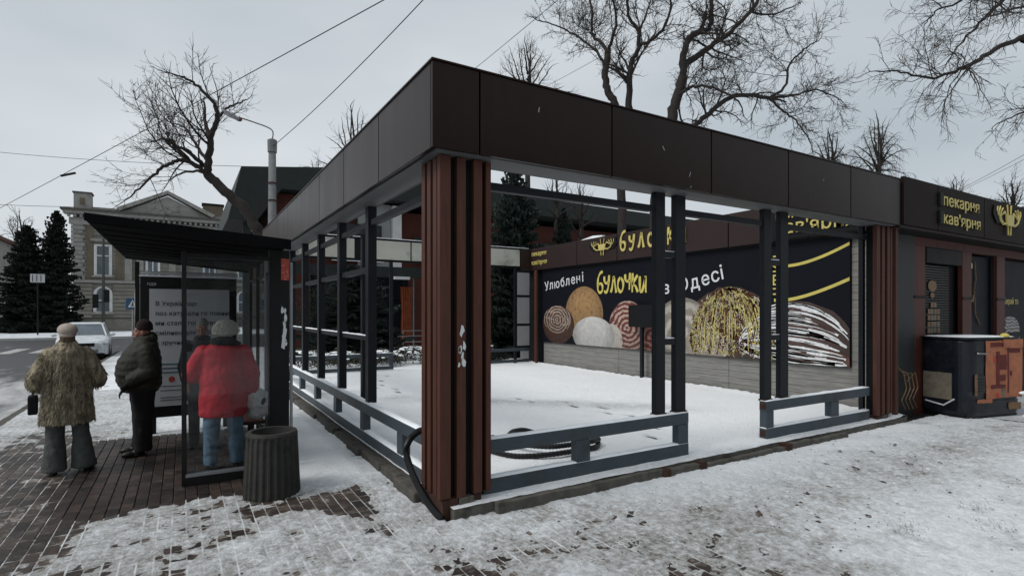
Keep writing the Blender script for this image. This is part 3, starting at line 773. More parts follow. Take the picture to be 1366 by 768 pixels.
for a in (0, .12, .24):
    bx('pillar_slat', 'slat', pv, 7.90 + a * .5, 7.96 + a * .5, 10.35 + a, 10.43 + a, .12, 3.08, bevel=.003)
hb(7.30, 7.372, .335, .40, .12, ZB - .01, nm='post')

# ------------------------------------------------------------------ kiosk at the right: side wall, mural, shop front
kq = empty('bakery_kiosk', (8.1, .4, 0), 'brown and red bakery kiosk with yellow lettered fascia and a shuttered window', 'kiosk')
bx('wall', 'black', kq, 8.20, 16.0, .60, 11.6, -.1, 3.05)
bx('roof', 'black', kq, 8.06, 16.0, .10, 11.5, 3.06, 3.70)
bx('roof_snow', 'snowcap', kq, 8.10, 15.9, .14, 11.4, 3.701, 3.72)
# cladding planks on the inner side wall
Mp = mat('grey_cladding_plank', (.19, .186, .176), .8, .25, 7, .35, 50, stretch=(1, .35, 5), dirt=(.13, .127, .12), dscale=4)
z = .12
while z < .80:
    for a, b in ((.58, 3.4), (3.41, 6.8), (6.81, 10.3)):
        MB().box(8.155 + random.uniform(-.002, .002), 8.198, a, b, z + .002, z + .128).build('cladding_plank', Mp, kq)
    z += .131
while z < 3.05:
    MB().box(8.155 + random.uniform(-.002, .002), 8.198, .58, .93, z + .002, z + .128).build('cladding_plank', Mp, kq); z += .131
bx('mural_board', 'navyprint', kq, 8.10, 8.15, .93, 10.32, .80, 3.07)
# inner fascia above the mural
for a, b in ((.37, 1.60), (1.61, 3.3), (3.31, 5.0), (5.01, 6.7), (6.71, 8.4), (8.41, 11.1)):
    bx('fascia_panel', 'fascia_in', kq, 8.0, 8.04, a + g, b - g, 3.10, 3.79, bevel=.004)
bx('fascia_backing', 'black', kq, 8.042, 8.06, .38, 11.1, 3.11, 3.78)
poly_plate('snow_lump', 'snowcap', kq, [(8.01, 8.2, 3.785), (8.01, 7.3, 3.785), (8.01, 7.3, 3.83), (8.01, 7.7, 3.86), (8.01, 8.2, 3.80)], .1, (1, 0, 0))
WX = (0, -1, 0)   # reading direction on the inner wall, letters face the pavilion
text('пекарня', 'sign_lettering', 'gold', kq, (7.985, 10.75, 3.55), WX, .20, .01, bold=.003)
text("кав'ярня", 'sign_lettering', 'gold', kq, (7.985, 10.75, 3.27), WX, .20, .01, bold=.003)
hands_logo(kq, (7.985, 7.25, 3.50), WX, .62)
brush_word('булочки', 'sign_lettering', 'gold', kq, (7.985, 6.56, 3.34), WX, .37, .15, .02, arc=.04, sp=1.42)
bx('sign_backing', 'black', kq, 7.965, 7.995, .72, 2.30, 3.12, 3.70)
text("кав'ярня", 'sign_lettering', 'gold', kq, (7.95, 2.22, 3.22), WX, .34, .01, bold=.006)
text("пекарня", 'sign_lettering', 'gold', kq, (7.95, 2.22, 3.50), WX, .26, .01, bold=.006)

# mural print: words, arcs and buns, all flat on the board
MX = 8.096
mur = kq
def mword(s, y, z, size, tilt, m='whitep', bold=.01):
    up = Vector((0, math.sin(tilt), math.cos(tilt))); xd = Vector((0, -math.cos(tilt), math.sin(tilt)))
    text(s, 'mural_lettering', m, mur, (MX, y, z), xd, size, .001, bold=bold, updir=up)
for ch, yy, zz, tl in (('У', 10.15, 2.42, .12), ('л', 9.90, 2.45, .12), ('ю', 9.66, 2.47, .1), ('б', 9.32, 2.51, .1), ('л', 9.06, 2.54, .08), ('е', 8.80, 2.57, .08), ('н', 8.56, 2.59, .06), ('і', 8.29, 2.62, .05)):
    mword(ch, yy, zz, .37, tl)
w_ = brush_word('булочки', 'mural_lettering', 'yellow', mur, (MX, 7.62, 2.28), WX, .44, .15, .002, arc=.10)
mword('в', 5.22, 2.18, .42, 0)
for ch, yy, zz, tl in (('О', 4.72, 2.22, .14), ('д', 4.36, 2.26, .16), ('е', 4.06, 2.32, .18), ('с', 3.80, 2.38, .2), ('і', 3.56, 2.44, .2)):
    mword(ch, yy, zz, .42, tl)
def arc_print(p0, p1, p2, w, m='yellow'):
    vs = []; fs = []; n = 18
    for k in range(n + 1):
        t = k / n; y = (1 - t) ** 2 * p0[0] + 2 * t * (1 - t) * p1[0] + t * t * p2[0]; z = (1 - t) ** 2 * p0[1] + 2 * t * (1 - t) * p1[1] + t * t * p2[1]
        vs += [(MX, y, z - w / 2), (MX, y, z + w / 2), (MX + .003, y, z - w / 2), (MX + .003, y, z + w / 2)]
    for k in range(n):
        a = 4 * k; b = a + 4; fs += [(a, b, b + 1, a + 1), (a + 1, b + 1, b + 3, a + 3), (a + 2, a, b, b + 2)]
    MB().add(vs, fs).build('printed_arc', m, mur)
arc_print((2.34, 2.66), (1.85, 2.52), (.94, 2.93), .055); arc_print((2.34, 1.98), (1.9, 1.92), (.94, 2.32), .06)
text('пишп', 'mural_lettering', 'yellow', mur, (MX, 2.36, 2.86), (0, 0, -1), .30, .001, bold=.004, updir=(0, -1, 0))

def bun_mat(name, kind, base, top, ink, scale=6):
    m = bpy.data.materials.new(name); m.use_nodes = True
    t = m.node_tree; n = t.nodes; l = t.links; b = n['Principled BSDF']; b.inputs['Roughness'].default_value = .5
    tc_ = n.new('ShaderNodeTexCoord'); mp_ = n.new('ShaderNodeMapping'); l.new(tc_.outputs['Object'], mp_.inputs['Vector'])
    nz = n.new('ShaderNodeTexNoise'); nz.inputs['Scale'].default_value = 9; nz.inputs['Detail'].default_value = 8; nz.inputs['Roughness'].default_value = .7
    l.new(mp_.outputs['Vector'], nz.inputs['Vector'])
    if kind == 'rings':
        wv = n.new('ShaderNodeTexWave'); wv.wave_type = 'RINGS'; wv.rings_direction = 'X'
        wv.inputs['Scale'].default_value = scale; wv.inputs['Distortion'].default_value = 4.5; wv.inputs['Detail'].default_value = 5; wv.inputs['Detail Scale'].default_value = 1.6; wv.inputs['Detail Roughness'].default_value = .65
        mp_.inputs['Scale'].default_value = (1, 1, 1.35)
    elif kind == 'drizzle':
        wv = n.new('ShaderNodeTexWave'); wv.wave_type = 'BANDS'; wv.bands_direction = 'Y'
        wv.inputs['Scale'].default_value = scale; wv.inputs['Distortion'].default_value = 14; wv.inputs['Detail'].default_value = 3; wv.inputs['Detail Scale'].default_value = 1.2
    elif kind == 'streaks':
        wv = n.new('ShaderNodeTexWave'); wv.wave_type = 'BANDS'; wv.bands_direction = 'Z'
        mp_.inputs['Rotation'].default_value = (R(-24), 0, 0)
        wv.inputs['Scale'].default_value = scale; wv.inputs['Distortion'].default_value = 6; wv.inputs['Detail'].default_value = 3
    else:
        wv = n.new('ShaderNodeTexNoise'); wv.inputs['Scale'].default_value = scale; wv.inputs['Detail'].default_value = 10; wv.inputs['Roughness'].default_value = .8
    l.new(mp_.outputs['Vector'], wv.inputs['Vector'])
    r1 = n.new('ShaderNodeValToRGB'); r1.color_ramp.elements[0].position = .30; r1.color_ramp.elements[0].color = (*base, 1)
    r1.color_ramp.elements[1].position = .72; r1.color_ramp.elements[1].color = (*top, 1); l.new(wv.outputs['Fac'] if 'Fac' in wv.outputs else wv.outputs[1], r1.inputs['Fac'])
    mm = n.new('ShaderNodeMix'); mm.data_type = 'RGBA'; r2 = n.new('ShaderNodeValToRGB'); r2.color_ramp.elements[0].position = .5; r2.color_ramp.elements[1].position = .66
    l.new(nz.outputs['Fac'], r2.inputs['Fac']); l.new(r2.outputs['Color'], mm.inputs[0]); l.new(r1.outputs['Color'], mm.inputs[6]); mm.inputs[7].default_value = (*ink, 1)
    # the printed picture of the bun is itself lighter above and darker round the rim
    sp = n.new('ShaderNodeSeparateXYZ'); l.new(tc_.outputs['Object'], sp.inputs[0])
    ln = n.new('ShaderNodeVectorMath'); ln.operation = 'LENGTH'; l.new(tc_.outputs['Object'], ln.inputs[0])
    g1 = n.new('ShaderNodeMapRange'); l.new(sp.outputs['Z'], g1.inputs['Value']); g1.inputs['From Min'].default_value = -.55; g1.inputs['From Max'].default_value = .55; g1.inputs['To Min'].default_value = .6; g1.inputs['To Max'].default_value = 1.15
    g2 = n.new('ShaderNodeMapRange'); l.new(ln.outputs['Value'], g2.inputs['Value']); g2.inputs['From Min'].default_value = .45; g2.inputs['From Max'].default_value = 1.0; g2.inputs['To Min'].default_value = 1.0; g2.inputs['To Max'].default_value = .5
    gm = n.new('ShaderNodeMath'); gm.operation = 'MULTIPLY'; l.new(g1.outputs[0], gm.inputs[0]); l.new(g2.outputs[0], gm.inputs[1])
    vm = n.new('ShaderNodeVectorMath'); vm.operation = 'SCALE'; l.new(mm.outputs[2], vm.inputs[0]); l.new(gm.outputs[0], vm.inputs['Scale'])
    l.new(vm.outputs[0], b.inputs['Base Color'])
    return m
def bun(name, c, ry, rz, m, layer, up=True, cut=.805, notch=0, parent=None):
    """an irregular printed disc on the board, centre c=(y,z), cut off at the board's lower edge"""
    pts = []; n = 48
    for k in range(n):
        a = 2 * PI * k / n; rr = 1 + notch * (random.random() - .5)
        y = c[0] + ry * rr * math.cos(a); z = max(cut, c[1] + rz * rr * math.sin(a)); y = max(.935, y)
        pts.append((y, z))
    mb = MB(); X_ = MX - .0022 * layer
    mb.add([(X_, a, b) for a, b in pts], [tuple(range(n - 1, -1, -1))]); mb.v += [(X_ + .002, a, b) for a, b in pts]
    mb.f += [(i, (i + 1) % n, n + (i + 1) % n, n + i) for i in range(n)]
    me = bpy.data.meshes.new('printed_bun'); off = Vector((X_, c[0], c[1])); me.from_pydata([tuple(Vector(v) - off) for v in mb.v], [], mb.f)
    me.materials.append(m); o = bpy.data.objects.new('printed_bun', me); COL.objects.link(o); o.parent = kq; o.location = off - wloc(kq)
    o['label'] = name
    return o
bun('round golden bun print', (8.22, 1.68), .86, .80, bun_mat('golden_bun', 'noise', (.22, .11, .04), (.42, .27, .12), (.14, .06, .025), 14), 1)
bun('dark glazed roll print', (9.45, 1.36), .80, .58, bun_mat('dark_roll_base', 'noise', (.02, .008, .005), (.12, .05, .03), (.012, .005, .004), 8), 2)
bun('chocolate spiral roll print', (9.50, 1.52), .70, .42, bun_mat('choc_spiral', 'rings', (.028, .014, .010), (.34, .25, .20), (.10, .06, .045), 2.6), 3)
bun('white powdered bun print', (7.80, 1.10), .90, .52, bun_mat('powder_bun', 'noise', (.30, .29, .27), (.62, .62, .62), (.42, .38, .33), 7), 3)
bun('powdered bun shoulder print', (7.02, .98), .42, .45, bun_mat('powder_bun2', 'noise', (.28, .25, .21), (.52, .50, .47), (.20, .14, .10), 9), 2)
bun('red spiral roll print', (6.42, 1.34), .70, .70, bun_mat('red_spiral', 'rings', (.12, .022, .014), (.42, .30, .25), (.05, .012, .01), 1.9), 1)
bun('red glazed bun side print', (5.55, 1.15), .34, .62, bun_mat('red_side', 'rings', (.10, .02, .014), (.30, .14, .11), (.06, .012, .010), 1.6), 2)
bun('beige smooth bun print', (4.62, 1.22), .92, .86, bun_mat('beige_bun', 'rings', (.20, .18, .15), (.42, .39, .34), (.28, .25, .21), .9), 2)
bun('beige bun rim print', (3.95, 1.02), .58, .42, bun_mat('beige_bun2', 'noise', (.18, .15, .11), (.38, .34, .29), (.28, .24, .2), 8), 3)
bun('yellow drizzled bun print', (3.34, 1.28), 1.12, 1.0, bun_mat('yellow_drizzle', 'noise', (.028, .014, .010), (.13, .07, .035), (.06, .022, .014), 12), 1, notch=.07)
bun('white streaked bun print', (1.95, .98), 1.18, .98, bun_mat('white_streak', 'noise', (.035, .020, .017), (.13, .075, .06), (.06, .03, .025), 9), 2, notch=.04)
bun('brown base print', (1.25, .86), .34, .22, bun_mat('brown_base', 'noise', (.06, .015, .012), (.18, .08, .05), (.03, .01, .01), 6), 3)
# glaze lines printed across the two big buns, following their domes
def glaze(cy, cz, ry, rz, n, m, layer, mode, w0=.010, w1=.022, l0=.2, l1=.6, wob=.02):
    mb = MB(); X_ = MX - .0022 * layer
    for k in range(n):
        u_ = random.uniform(-.97, .97) if mode == 'v' else random.uniform(-.35, .98); f0 = random.uniform(.02, 2.0 if mode == 'v' else 2.8); f1 = min(2.1 if mode == 'v' else 3.1, f0 + random.uniform(l0, l1)); w_ = random.uniform(w0, w1); pts = []
        for j in range(8):
            t = j / 7; f = f0 + (f1 - f0) * t
            if mode == 'v': y = cy + ry * u_ * math.sin(min(f, 1.57)); z = cz + (rz * math.cos(f) if f < 1.3 else rz * (math.cos(1.3) - (f - 1.3) * .96))
            else: y = cy + ry * math.cos(f); z = cz + rz * u_ * math.sin(f) + .10 * math.cos(f)
            pts.append((y + random.uniform(-wob, wob) * .6, z + random.uniform(-wob, wob) * .6))
        if any(b < .81 or a < .945 or ((a - cy) / ry) ** 2 + ((max(b, cz if mode == 'v' else b) - cz) / rz) ** 2 > 1.06 for a, b in pts): continue
        vs = []
        for j, (a_, b_) in enumerate(pts):
            hw = w_ * (.35 + .65 * math.sin(PI * (j + .5) / 8)); d = Vector((pts[min(7, j + 1)][0] - pts[max(0, j - 1)][0], pts[min(7, j + 1)][1] - pts[max(0, j - 1)][1])); d = d.normalized() if d.length > 1e-6 else Vector((1, 0))
            vs += [(X_, a_ - d.y * hw, b_ + d.x * hw), (X_, a_ + d.y * hw, b_ - d.x * hw)]
        mb.add(vs, [(2 * j, 2 * j + 1, 2 * j + 3, 2 * j + 2) for j in range(7)])
    mb.build('printed_glaze', m, kq, kind='stuff')
Gc, Gy, Gb, Gw, Gd = mat('glaze_cream', (.50, .45, .33), .5, .3, 30), mat('glaze_yellow', (.42, .36, .12), .5, .3, 30), mat('glaze_brown', (.085, .028, .018), .5, .4, 30), mat('glaze_white', (.62, .63, .64), .5, .25, 30), mat('glaze_shadow', (.05, .03, .026), .5, .3, 30)
glaze(3.34, 1.28, 1.04, .96, 260, Gb, 4, 'v', .014, .032, .1, .4); glaze(3.34, 1.28, 1.04, .96, 420, Gc, 5, 'v', .007, .017, .05, .20, .10); glaze(3.34, 1.0, 1.04, 1.22, 300, Gy, 6, 'h', .006, .013, .05, .16, .05); glaze(3.34, 1.28, .86, .98, 75, Gy, 7, 'v', .008, .015, .4, 1.0, .015); glaze(3.34, 1.28, 1.04, .96, 160, Gb, 8, 'v', .006, .014, .05, .2, .05)
glaze(1.95, .98, 1.16, .96, 90, Gw, 4, 'h', .014, .042, .5, 1.5, .008); glaze(1.95, .98, 1.16, .96, 70, Gd, 5, 'h', .010, .022, .4, 1.1, .008); glaze(1.95, .98, 1.16, .96, 70, Gw, 6, 'h', .008, .024, .4, 1.3, .010)
glaze(9.50, 1.52, .64, .38, 30, mat('glaze_pale', (.36, .28, .23), .5, .3, 30), 5, 'h', .006, .012, .3, .8)
# meter box on its thin post against the mural
mbx = empty('meter_box', (7.93, 5.75, .1), 'black meter box on a thin post in front of the bun mural', 'electric box')
bx('box', 'black', mbx, 7.88, 8.06, 5.30, 6.15, 1.38, 1.92, bevel=.01)
bx('post', 'post', mbx, 7.93, 8.0, 5.72, 5.80, .1, 1.378)

# shop front
bx('side_panel', M['sidegrey'], kq, 8.02, 9.0, .34, .58, -.05, 3.05)
bx('lintel', 'kioskred', kq, 9.0, 16.0, .36, .46, 2.90, 3.05)
for a, b in ((9.0, 9.40), (10.92, 11.33), (12.56, 12.98), (14.9, 15.3)):
    bx('red_post', 'kioskred', kq, a, b, .34, .42, -.05, 2.898, bevel=.006)
    bx('post_band', 'black', kq, a - .01, b + .01, .325, .338, 1.99, 2.03)
bx('shutter_box', 'black', kq, 9.43, 10.88, .33, .58, 2.62, 2.89, bevel=.01)
Ms = mat('shutter_slat', (.014, .012, .011), .5, .2, 6)
z = .9
while z < 2.60:
    MB().prism([(.44, z), (.424, z + .010), (.424, z + .034), (.44, z + .043)], 'x', 9.44, 10.55).build('shutter_slat', Ms, kq); z += .046
bx('shutter_gap', 'black', kq, 10.56, 10.90, .46, .5, .9, 2.61)
bx('sill_wall', 'black', kq, 9.41, 10.91, .38, .44, -.05, .89)
for (x, z, a, b) in ((9.85, 2.22, .17, .10), (9.85, 2.05, .08, .05)):
    MB().prism([(x + a * math.cos(t * PI / 8), z + b * math.sin(t * PI / 8)) for t in range(16)], 'y', .408, .412).build('sticker', 'sticker', kq)
for r_ in range(7):
    for c_ in range(4):
        x = 9.66 + c_ * .125 + random.uniform(-.01, .01); z = 1.92 - r_ * .115
        if (r_ == 0 and c_ in (0, 3)): continue
        bx('sticker', random.choice(('sticker', 'beige', 'sticker')), kq, x, x + .105, .407, .412, z - .09, z, )
bx('door_glass', 'navyprint', kq, 11.36, 12.54, .44, .46, .3, 2.85)
bx('door_frame', 'black', kq, 11.34, 11.44, .40, .439, .0, 2.88)
bx('door_frame', 'black', kq, 12.46, 12.55, .40, .439, .0, 2.88)
for (x, z, a, m_) in ((11.56, 2.66, .10, 'whitep'), (11.62, 2.02, .14, 'beige'), (11.60, 2.06, .06, 'yellow')):
    bx('notice', m_, kq, x - a / 2, x + a / 2, .425, .436 - (.003 if m_ == 'beige' else 0), z - a / 2, z + a / 2)
cv = MB(); cv.tube([(11.70, .42, 2.75), (11.76, .42, 2.4), (11.68, .42, 2.2), (11.74, .42, 1.7), (11.95, .42, 1.5)], .012, 5); cv.build('cable', 'sticker', kq)
bx('shop_window', 'navyprint', kq, 13.0, 14.88, .42, .46, .8, 2.84)
bx('sill_wall', 'black', kq, 12.99, 14.89, .38, .46, -.05, .79)
text('обирай то', 'window_lettering', 'gold', kq, (13.06, .415, 1.92), (1, 0, 0), .18, .002, bold=.003)
MB().prism([(13.5 + .55 * math.cos(t * PI / 12), 1.36 + .30 * max(-.15, math.sin(t * PI / 12))) for t in range(24)], 'y', .412, .418).build('printed_bun', bun_mat('window_bun', 'streaks', (.05, .02, .014), (.5, .5, .5), (.2, .15, .12), 5), kq)
for z in (1.58, 1.38): bx('printed_patch', 'sticker', kq, 13.05, 13.25, .412, .418, z - .12, z)
# street fascia with raised letters, slightly proud and higher than the pavilion's
for a, b in ((7.76, 8.92), (8.93, 10.78), (10.79, 12.75), (12.76, 14.6), (14.61, 16.0)):
    bx('fascia_panel', 'fascia_matte', kq, a + g, b - g, -.03, .02, 3.10, 3.84, bevel=.004)
bx('fascia_backing', 'black', kq, 7.78, 16.0, .024, .09, 3.12, 3.82)
bx('soffit', 'fascia_in', kq, 7.78, 16.0, .024, .36, 3.065, 3.10)
for s_, z in (('пекарня', 3.52), ("кав'ярня", 3.22)):
    bx('sign_backing', 'black', kq, 8.93, 9.05, -.065, -.034, z - .02, z + .20)
    text(s_, 'sign_lettering', 'gold', kq, (9.04, -.055, z), (1, 0, 0), .27, .004, bold=.004, sx=1.30)
hands_logo(kq, (11.85, -.045, 3.50), (1, 0, 0), .78)
for y in (.30,):
    wv = MB()
    for k in range(4):
        x = 8.2 + .13 * k; wv.tube([(x, .28, .9 - .1 * k), (x + .1, .2, .75), (x + .14, .18, .5), (x + .02, .2, .32), (x + .2, .22, .15)], .009, 5)
    wv.build('loose_cable', 'sticker', kq)

# ------------------------------------------------------------------ cabinet with orange peeling print
cb = empty('street_cabinet', (9.88, -.14, 0), 'rounded navy cabinet with a peeling orange print standing before the kiosk window', 'cabinet')
def rrect(x0, x1, y0, y1, r, n=6, bulge=0):
    pts = []
    for (cx, cy, a0) in ((x1 - r, y1 - r, 0), (x0 + r, y1 - r, 90), (x0 + r, y0 + r, 180), (x1 - r, y0 + r, 270)):
        for k in range(n + 1):
            a = R(a0 + 90 * k / n); pts.append((cx + r * math.cos(a), cy + r * math.sin(a)))
    return pts
def cab_loop(z, d=0):
    return [(x + d * (1 if x > 9.88 else -1), y + (d if y > -.1 else -d), z) for x, y in rrect(9.16, 10.48, -.56, .28, .20)]
body = MB(); L0 = [cab_loop(.06, -.02), cab_loop(.12, .0), cab_loop(.30, .004), cab_loop(.305, -.006), cab_loop(1.26, 0), cab_loop(1.30, -.015)]
n = len(L0[0]); vs = [p for l_ in L0 for p in l_]
body.add(vs, [tuple(range(n - 1, -1, -1)), tuple(range((len(L0) - 1) * n, len(L0) * n))] + [(i * n + k, i * n + (k + 1) % n, (i + 1) * n + (k + 1) % n, (i + 1) * n + k) for i in range(len(L0) - 1) for k in range(n)])
body.build('body', 'cabinet', cb)
lid = MB(); vs = cab_loop(1.302, .02) + cab_loop(1.335, .02)
lid.add(vs, [tuple(range(n - 1, -1, -1)), tuple(range(n, 2 * n))] + [(k, (k + 1) % n, n + (k + 1) % n, n + k) for k in range(n)]); lid.build('lid', 'cabinet', cb)
sn = MB(); vs = cab_loop(1.3355, -.03) + cab_loop(1.344, -.06)
sn.add(vs, [tuple(range(n, 2 * n))] + [(k, (k + 1) % n, n + (k + 1) % n, n + k) for k in range(n)]); sn.build('snow_cover', 'snowcap', cb, smooth=True)
bx('skirt', 'black_rubber', cb, 9.22, 10.42, -.50, .22, -.02, .058)
fy_ = -.572
def plate(x0, x1, z0, z1, m, nm, d=0, jag=0, **k):
    pts = [(x0, z0), (x1, z0), (x1, z1), (x0, z1)]
    if jag:
        pts = []
        for (a, b) in (((x0, z0), (x1, z0)), ((x1, z0), (x1, z1)), ((x1, z1), (x0, z1)), ((x0, z1), (x0, z0))):
            for j in range(5): t = j / 5; pts.append((a[0] + (b[0] - a[0]) * t + random.uniform(-jag, jag), a[1] + (b[1] - a[1]) * t + random.uniform(-jag, jag)))
    return MB().prism(pts, 'y', fy_ - d - .003, fy_ - d + .003).build(nm, m, cb, **k)
plate(9.56, 10.42, .34, 1.28, 'orange', 'peeling_print', 0, .008)
for (a, b, c, d, m_) in ((10.06, 10.30, .50, .56, 'maroon'), (10.14, 10.20, .56, 1.10, 'maroon'), (10.20, 10.32, .80, 1.05, 'maroon'), (10.34, 10.36, .42, 1.20, 'maroon'), (10.36, 10.55, 1.08, 1.14, 'maroon'), (10.05, 10.28, 1.18, 1.25, 'maroon'), (10.20, 10.30, .62, .72, 'maroon'), (10.38, 10.41, .70, .78, 'maroon'), (10.24, 10.29, .36, .50, 'beige'), (10.14, 10.19, .34, .42, 'redink'), (10.10, 10.17, .92, 1.02, 'redink')):
    plate(9.56 + (a - 9.98) * 1.40, 9.56 + (b - 9.98) * 1.40, c, d, m_, 'printed_shape', .006, .004)
bx('print_flap', 'orange', cb, 9.95, 10.40, -.60, -.585, 1.16, 1.30)
plate(9.36, 9.70, .27, .33, 'orange', 'sticker_strip', 0, .006)
plate(9.30, 9.36, .40, .74, 'sticker', 'sticker_strip', .002, .006)
plate(10.1, 10.4, .14, .26, 'sticker', 'sticker_strip', .0, .01)
plate(9.36, 9.53, .44, .72, 'cabinet', 'vent_plate', .004)
for k in range(5): plate(9.38, 9.51, .46 + .05 * k, .475 + .05 * k, 'steel_dark', 'vent_louvre', .010)
hn = MB(); hn.tube([(9.36, -.575, 1.08), (9.36, -.60, 1.08), (9.53, -.60, 1.07), (9.53, -.575, 1.07)], .012, 6); hn.build('handle', 'alu', cb)
MB().box(9.150, 9.158, -.32, .14, .30, .74).build('beige_sheet', 'beige', cb)
MB().tube([(9.15, -.36, .32), (9.14, -.2, .20), (9.15, .1, .24)], .014, 6).build('white_strip', 'whitep', cb)
MB().ell((10.12, -.50, 1.35), (.07, .06, .05)).build('yellow_sponge', 'yellow', cb)
MB().ell((10.44, -.60, .40), (.13, .05, .03)).build('snow_clump', 'snowcap', cb, smooth=True)
MB().ell((10.40, -.70, .03), (.15, .08, .035)).build('snow_clump', 'snowcap', cb, smooth=True)
cb.rotation_euler.z = R(-14)

# ------------------------------------------------------------------ hoses
def smooth_path(P_, sub=6):
    P_ = [Vector(p) for p in P_]; Q = []
    for j in range(len(P_) - 1):
        p0 = P_[max(j - 1, 0)]; p1 = P_[j]; p2 = P_[j + 1]; p3 = P_[min(j + 2, len(P_) - 1)]
        for k in range(sub):
            t = k / sub; Q.append(.5 * ((2 * p1) + (p2 - p0) * t + (2 * p0 - 5 * p1 + 4 * p2 - p3) * t * t + (3 * p1 - p0 - 3 * p2 + p3) * t ** 3))
    Q.append(P_[-1]); return Q
def hose(pts, r, sub=26):
    q = smooth_path(pts, sub); rad = [r * (1.0 if k % 2 else .86) for k in range(len(q))]
    return MB().tube(q, rad, 10)
hose([(.40, .85, .50), (.22, .72, .64), (.12, .78, .58), (.07, .80, .44), (.07, .60, .26), (.10, .36, .10), (.14, .13, .01)], .034).build('corrugated_hose', 'black_rubber', smooth=False, label='black corrugated hose looping out of the left rail beside the corner pillar', cat='hose')
coil = []
for k in range(30):
    a = R(115 + k * 360 / 19); rr = .72 - .006 * k
    coil.append((1.98 + rr * 1.0 * math.cos(a) + .012 * k, 1.42 + rr * .88 * math.sin(a) + .012 * (k % 5), .155 + .05 * (k > 17) + .012 * math.sin(k)))
hose(coil, .032, 10).build('corrugated_hose', 'black_rubber', label='black hose lying in a wide coil on the snowy slab behind the front rail', cat='hose')

# ------------------------------------------------------------------ bus shelter
sh = empty('bus_shelter', (-1.6, 3.7, 0), 'dark bus shelter with a ribbed overhanging roof and grimy glass panels beside the pavilion', 'bus shelter')
def shz(x): return 2.432 + (-.75 - x) * .072
RX0, RX1, RY0, RY1 = -2.46, -.77, 1.90, 5.85
rf = MB(); vs = []
for z_ in (0, .055):
    vs += [(RX0, RY0, shz(RX0) + z_), (RX1, RY0, shz(RX1) + z_), (RX1, RY1, shz(RX1) + z_), (RX0, RY1, shz(RX0) + z_)]
rf.add(vs, [(0, 3, 2, 1), (4, 5, 6, 7), (0, 1, 5, 4), (1, 2, 6, 5), (2, 3, 7, 6), (3, 0, 4, 7)])
ro = rf.build('roof', 'roofblack', sh, bevel=.006)
sn = MB(); n = 20; vs = []
for i in range(n + 1):
    for j in range(9):
        x = RX0 + .02 + (RX1 - RX0 - .04) * j / 8; y = RY0 + .02 + (RY1 - RY0 - .04) * i / n; e = 0 if i in (0, n) or j in (0, 8) else 1
        vs.append((x, y, shz(x) + .056 + e * random.uniform(.008, .022)))
sn.add(vs, [(i * 9 + j, i * 9 + j + 1, (i + 1) * 9 + j + 1, (i + 1) * 9 + j) for i in range(n) for j in range(8)]); sn.build('roof_snow', 'snowcap', ro, smooth=True)
for k in range(9):
    y = RY0 + .14 + k * .44; mb = MB(); vs = []
    for dz in (-.007, -.001):
        vs += [(RX0 + .03, y, shz(RX0 + .03) + dz), (RX1 - .03, y, shz(RX1 - .03) + dz), (RX1 - .03, y + .22, shz(RX1 - .03) + dz), (RX0 + .03, y + .22, shz(RX0 + .03) + dz)]
    mb.add(vs, [(0, 3, 2, 1), (4, 5, 6, 7), (0, 1, 5, 4), (1, 2, 6, 5), (2, 3, 7, 6), (3, 0, 4, 7)]); mb.build('roof_rib', 'roofblack', ro)
for y in (RY0 - .018, RY1 + .001):
    mb = MB(); vs = []
    for dz in (-.045, .06): vs += [(RX0, y, shz(RX0) + dz * (1 if dz > 0 else .2)), (RX1, y, shz(RX1) + dz), (RX1, y + .017, shz(RX1) + dz), (RX0, y + .017, shz(RX0) + dz * (1 if dz > 0 else .2))]
    mb.add(vs, [(0, 3, 2, 1), (4, 5, 6, 7), (0, 1, 5, 4), (1, 2, 6, 5), (2, 3, 7, 6), (3, 0, 4, 7)]); mb.build('roof_edge', 'roofblack', ro)
def sb(nm, m, x0, x1, y0, y1, z0, z1, **k): return bx(nm, m, sh, x0, x1, y0, y1, z0, z1, **k)
# thick corner column with sticker and scraps
sb('column', 'steel_dark', -.92, -.715, 2.34, 2.44, 0, 2.43, bevel=.008)
sb('red_sticker', 'redtag', -.80, -.72, 2.333, 2.338, 2.10, 2.335)
sb('drain_pipe', 'alu', -.705, -.675, 2.36, 2.39, .1, 2.3, bevel=.006)
scraps(sh, (-.76, 2.337, 1.60), (1, 0, 0), (0, -1, 0), 9, .22, .035)
poly_plate('paper_scrap', 'whitep', sh, [(-.80, 2.336, 1.36), (-.765, 2.336, 1.34), (-.755, 2.336, 1.46), (-.74, 2.336, 1.56), (-.775, 2.336, 1.60), (-.785, 2.336, 1.50)], .002, (0, -1, 0))
# near end panel
sb('panel_frame', 'steel_dark', -1.735, -1.69, 2.30, 2.345, 0, 2.36, bevel=.004)
sb('panel_frame', 'steel_dark', -1.688, -.922, 2.305, 2.34, 2.30, 2.345)
sb('panel_frame', 'steel_dark', -1.688, -1.64, 2.305, 2.34, 1.35, 1.43)
sb('panel_frame', 'alu', -1.70, -.922, 2.29, 2.345, .085, .115)
sb('panel_frame', 'steel_dark', -1.73, -.93, 2.28, 2.42, -.03, .084)
sb('glass_panel', 'glass', -1.688, -.922, 2.318, 2.326, .116, 2.298)
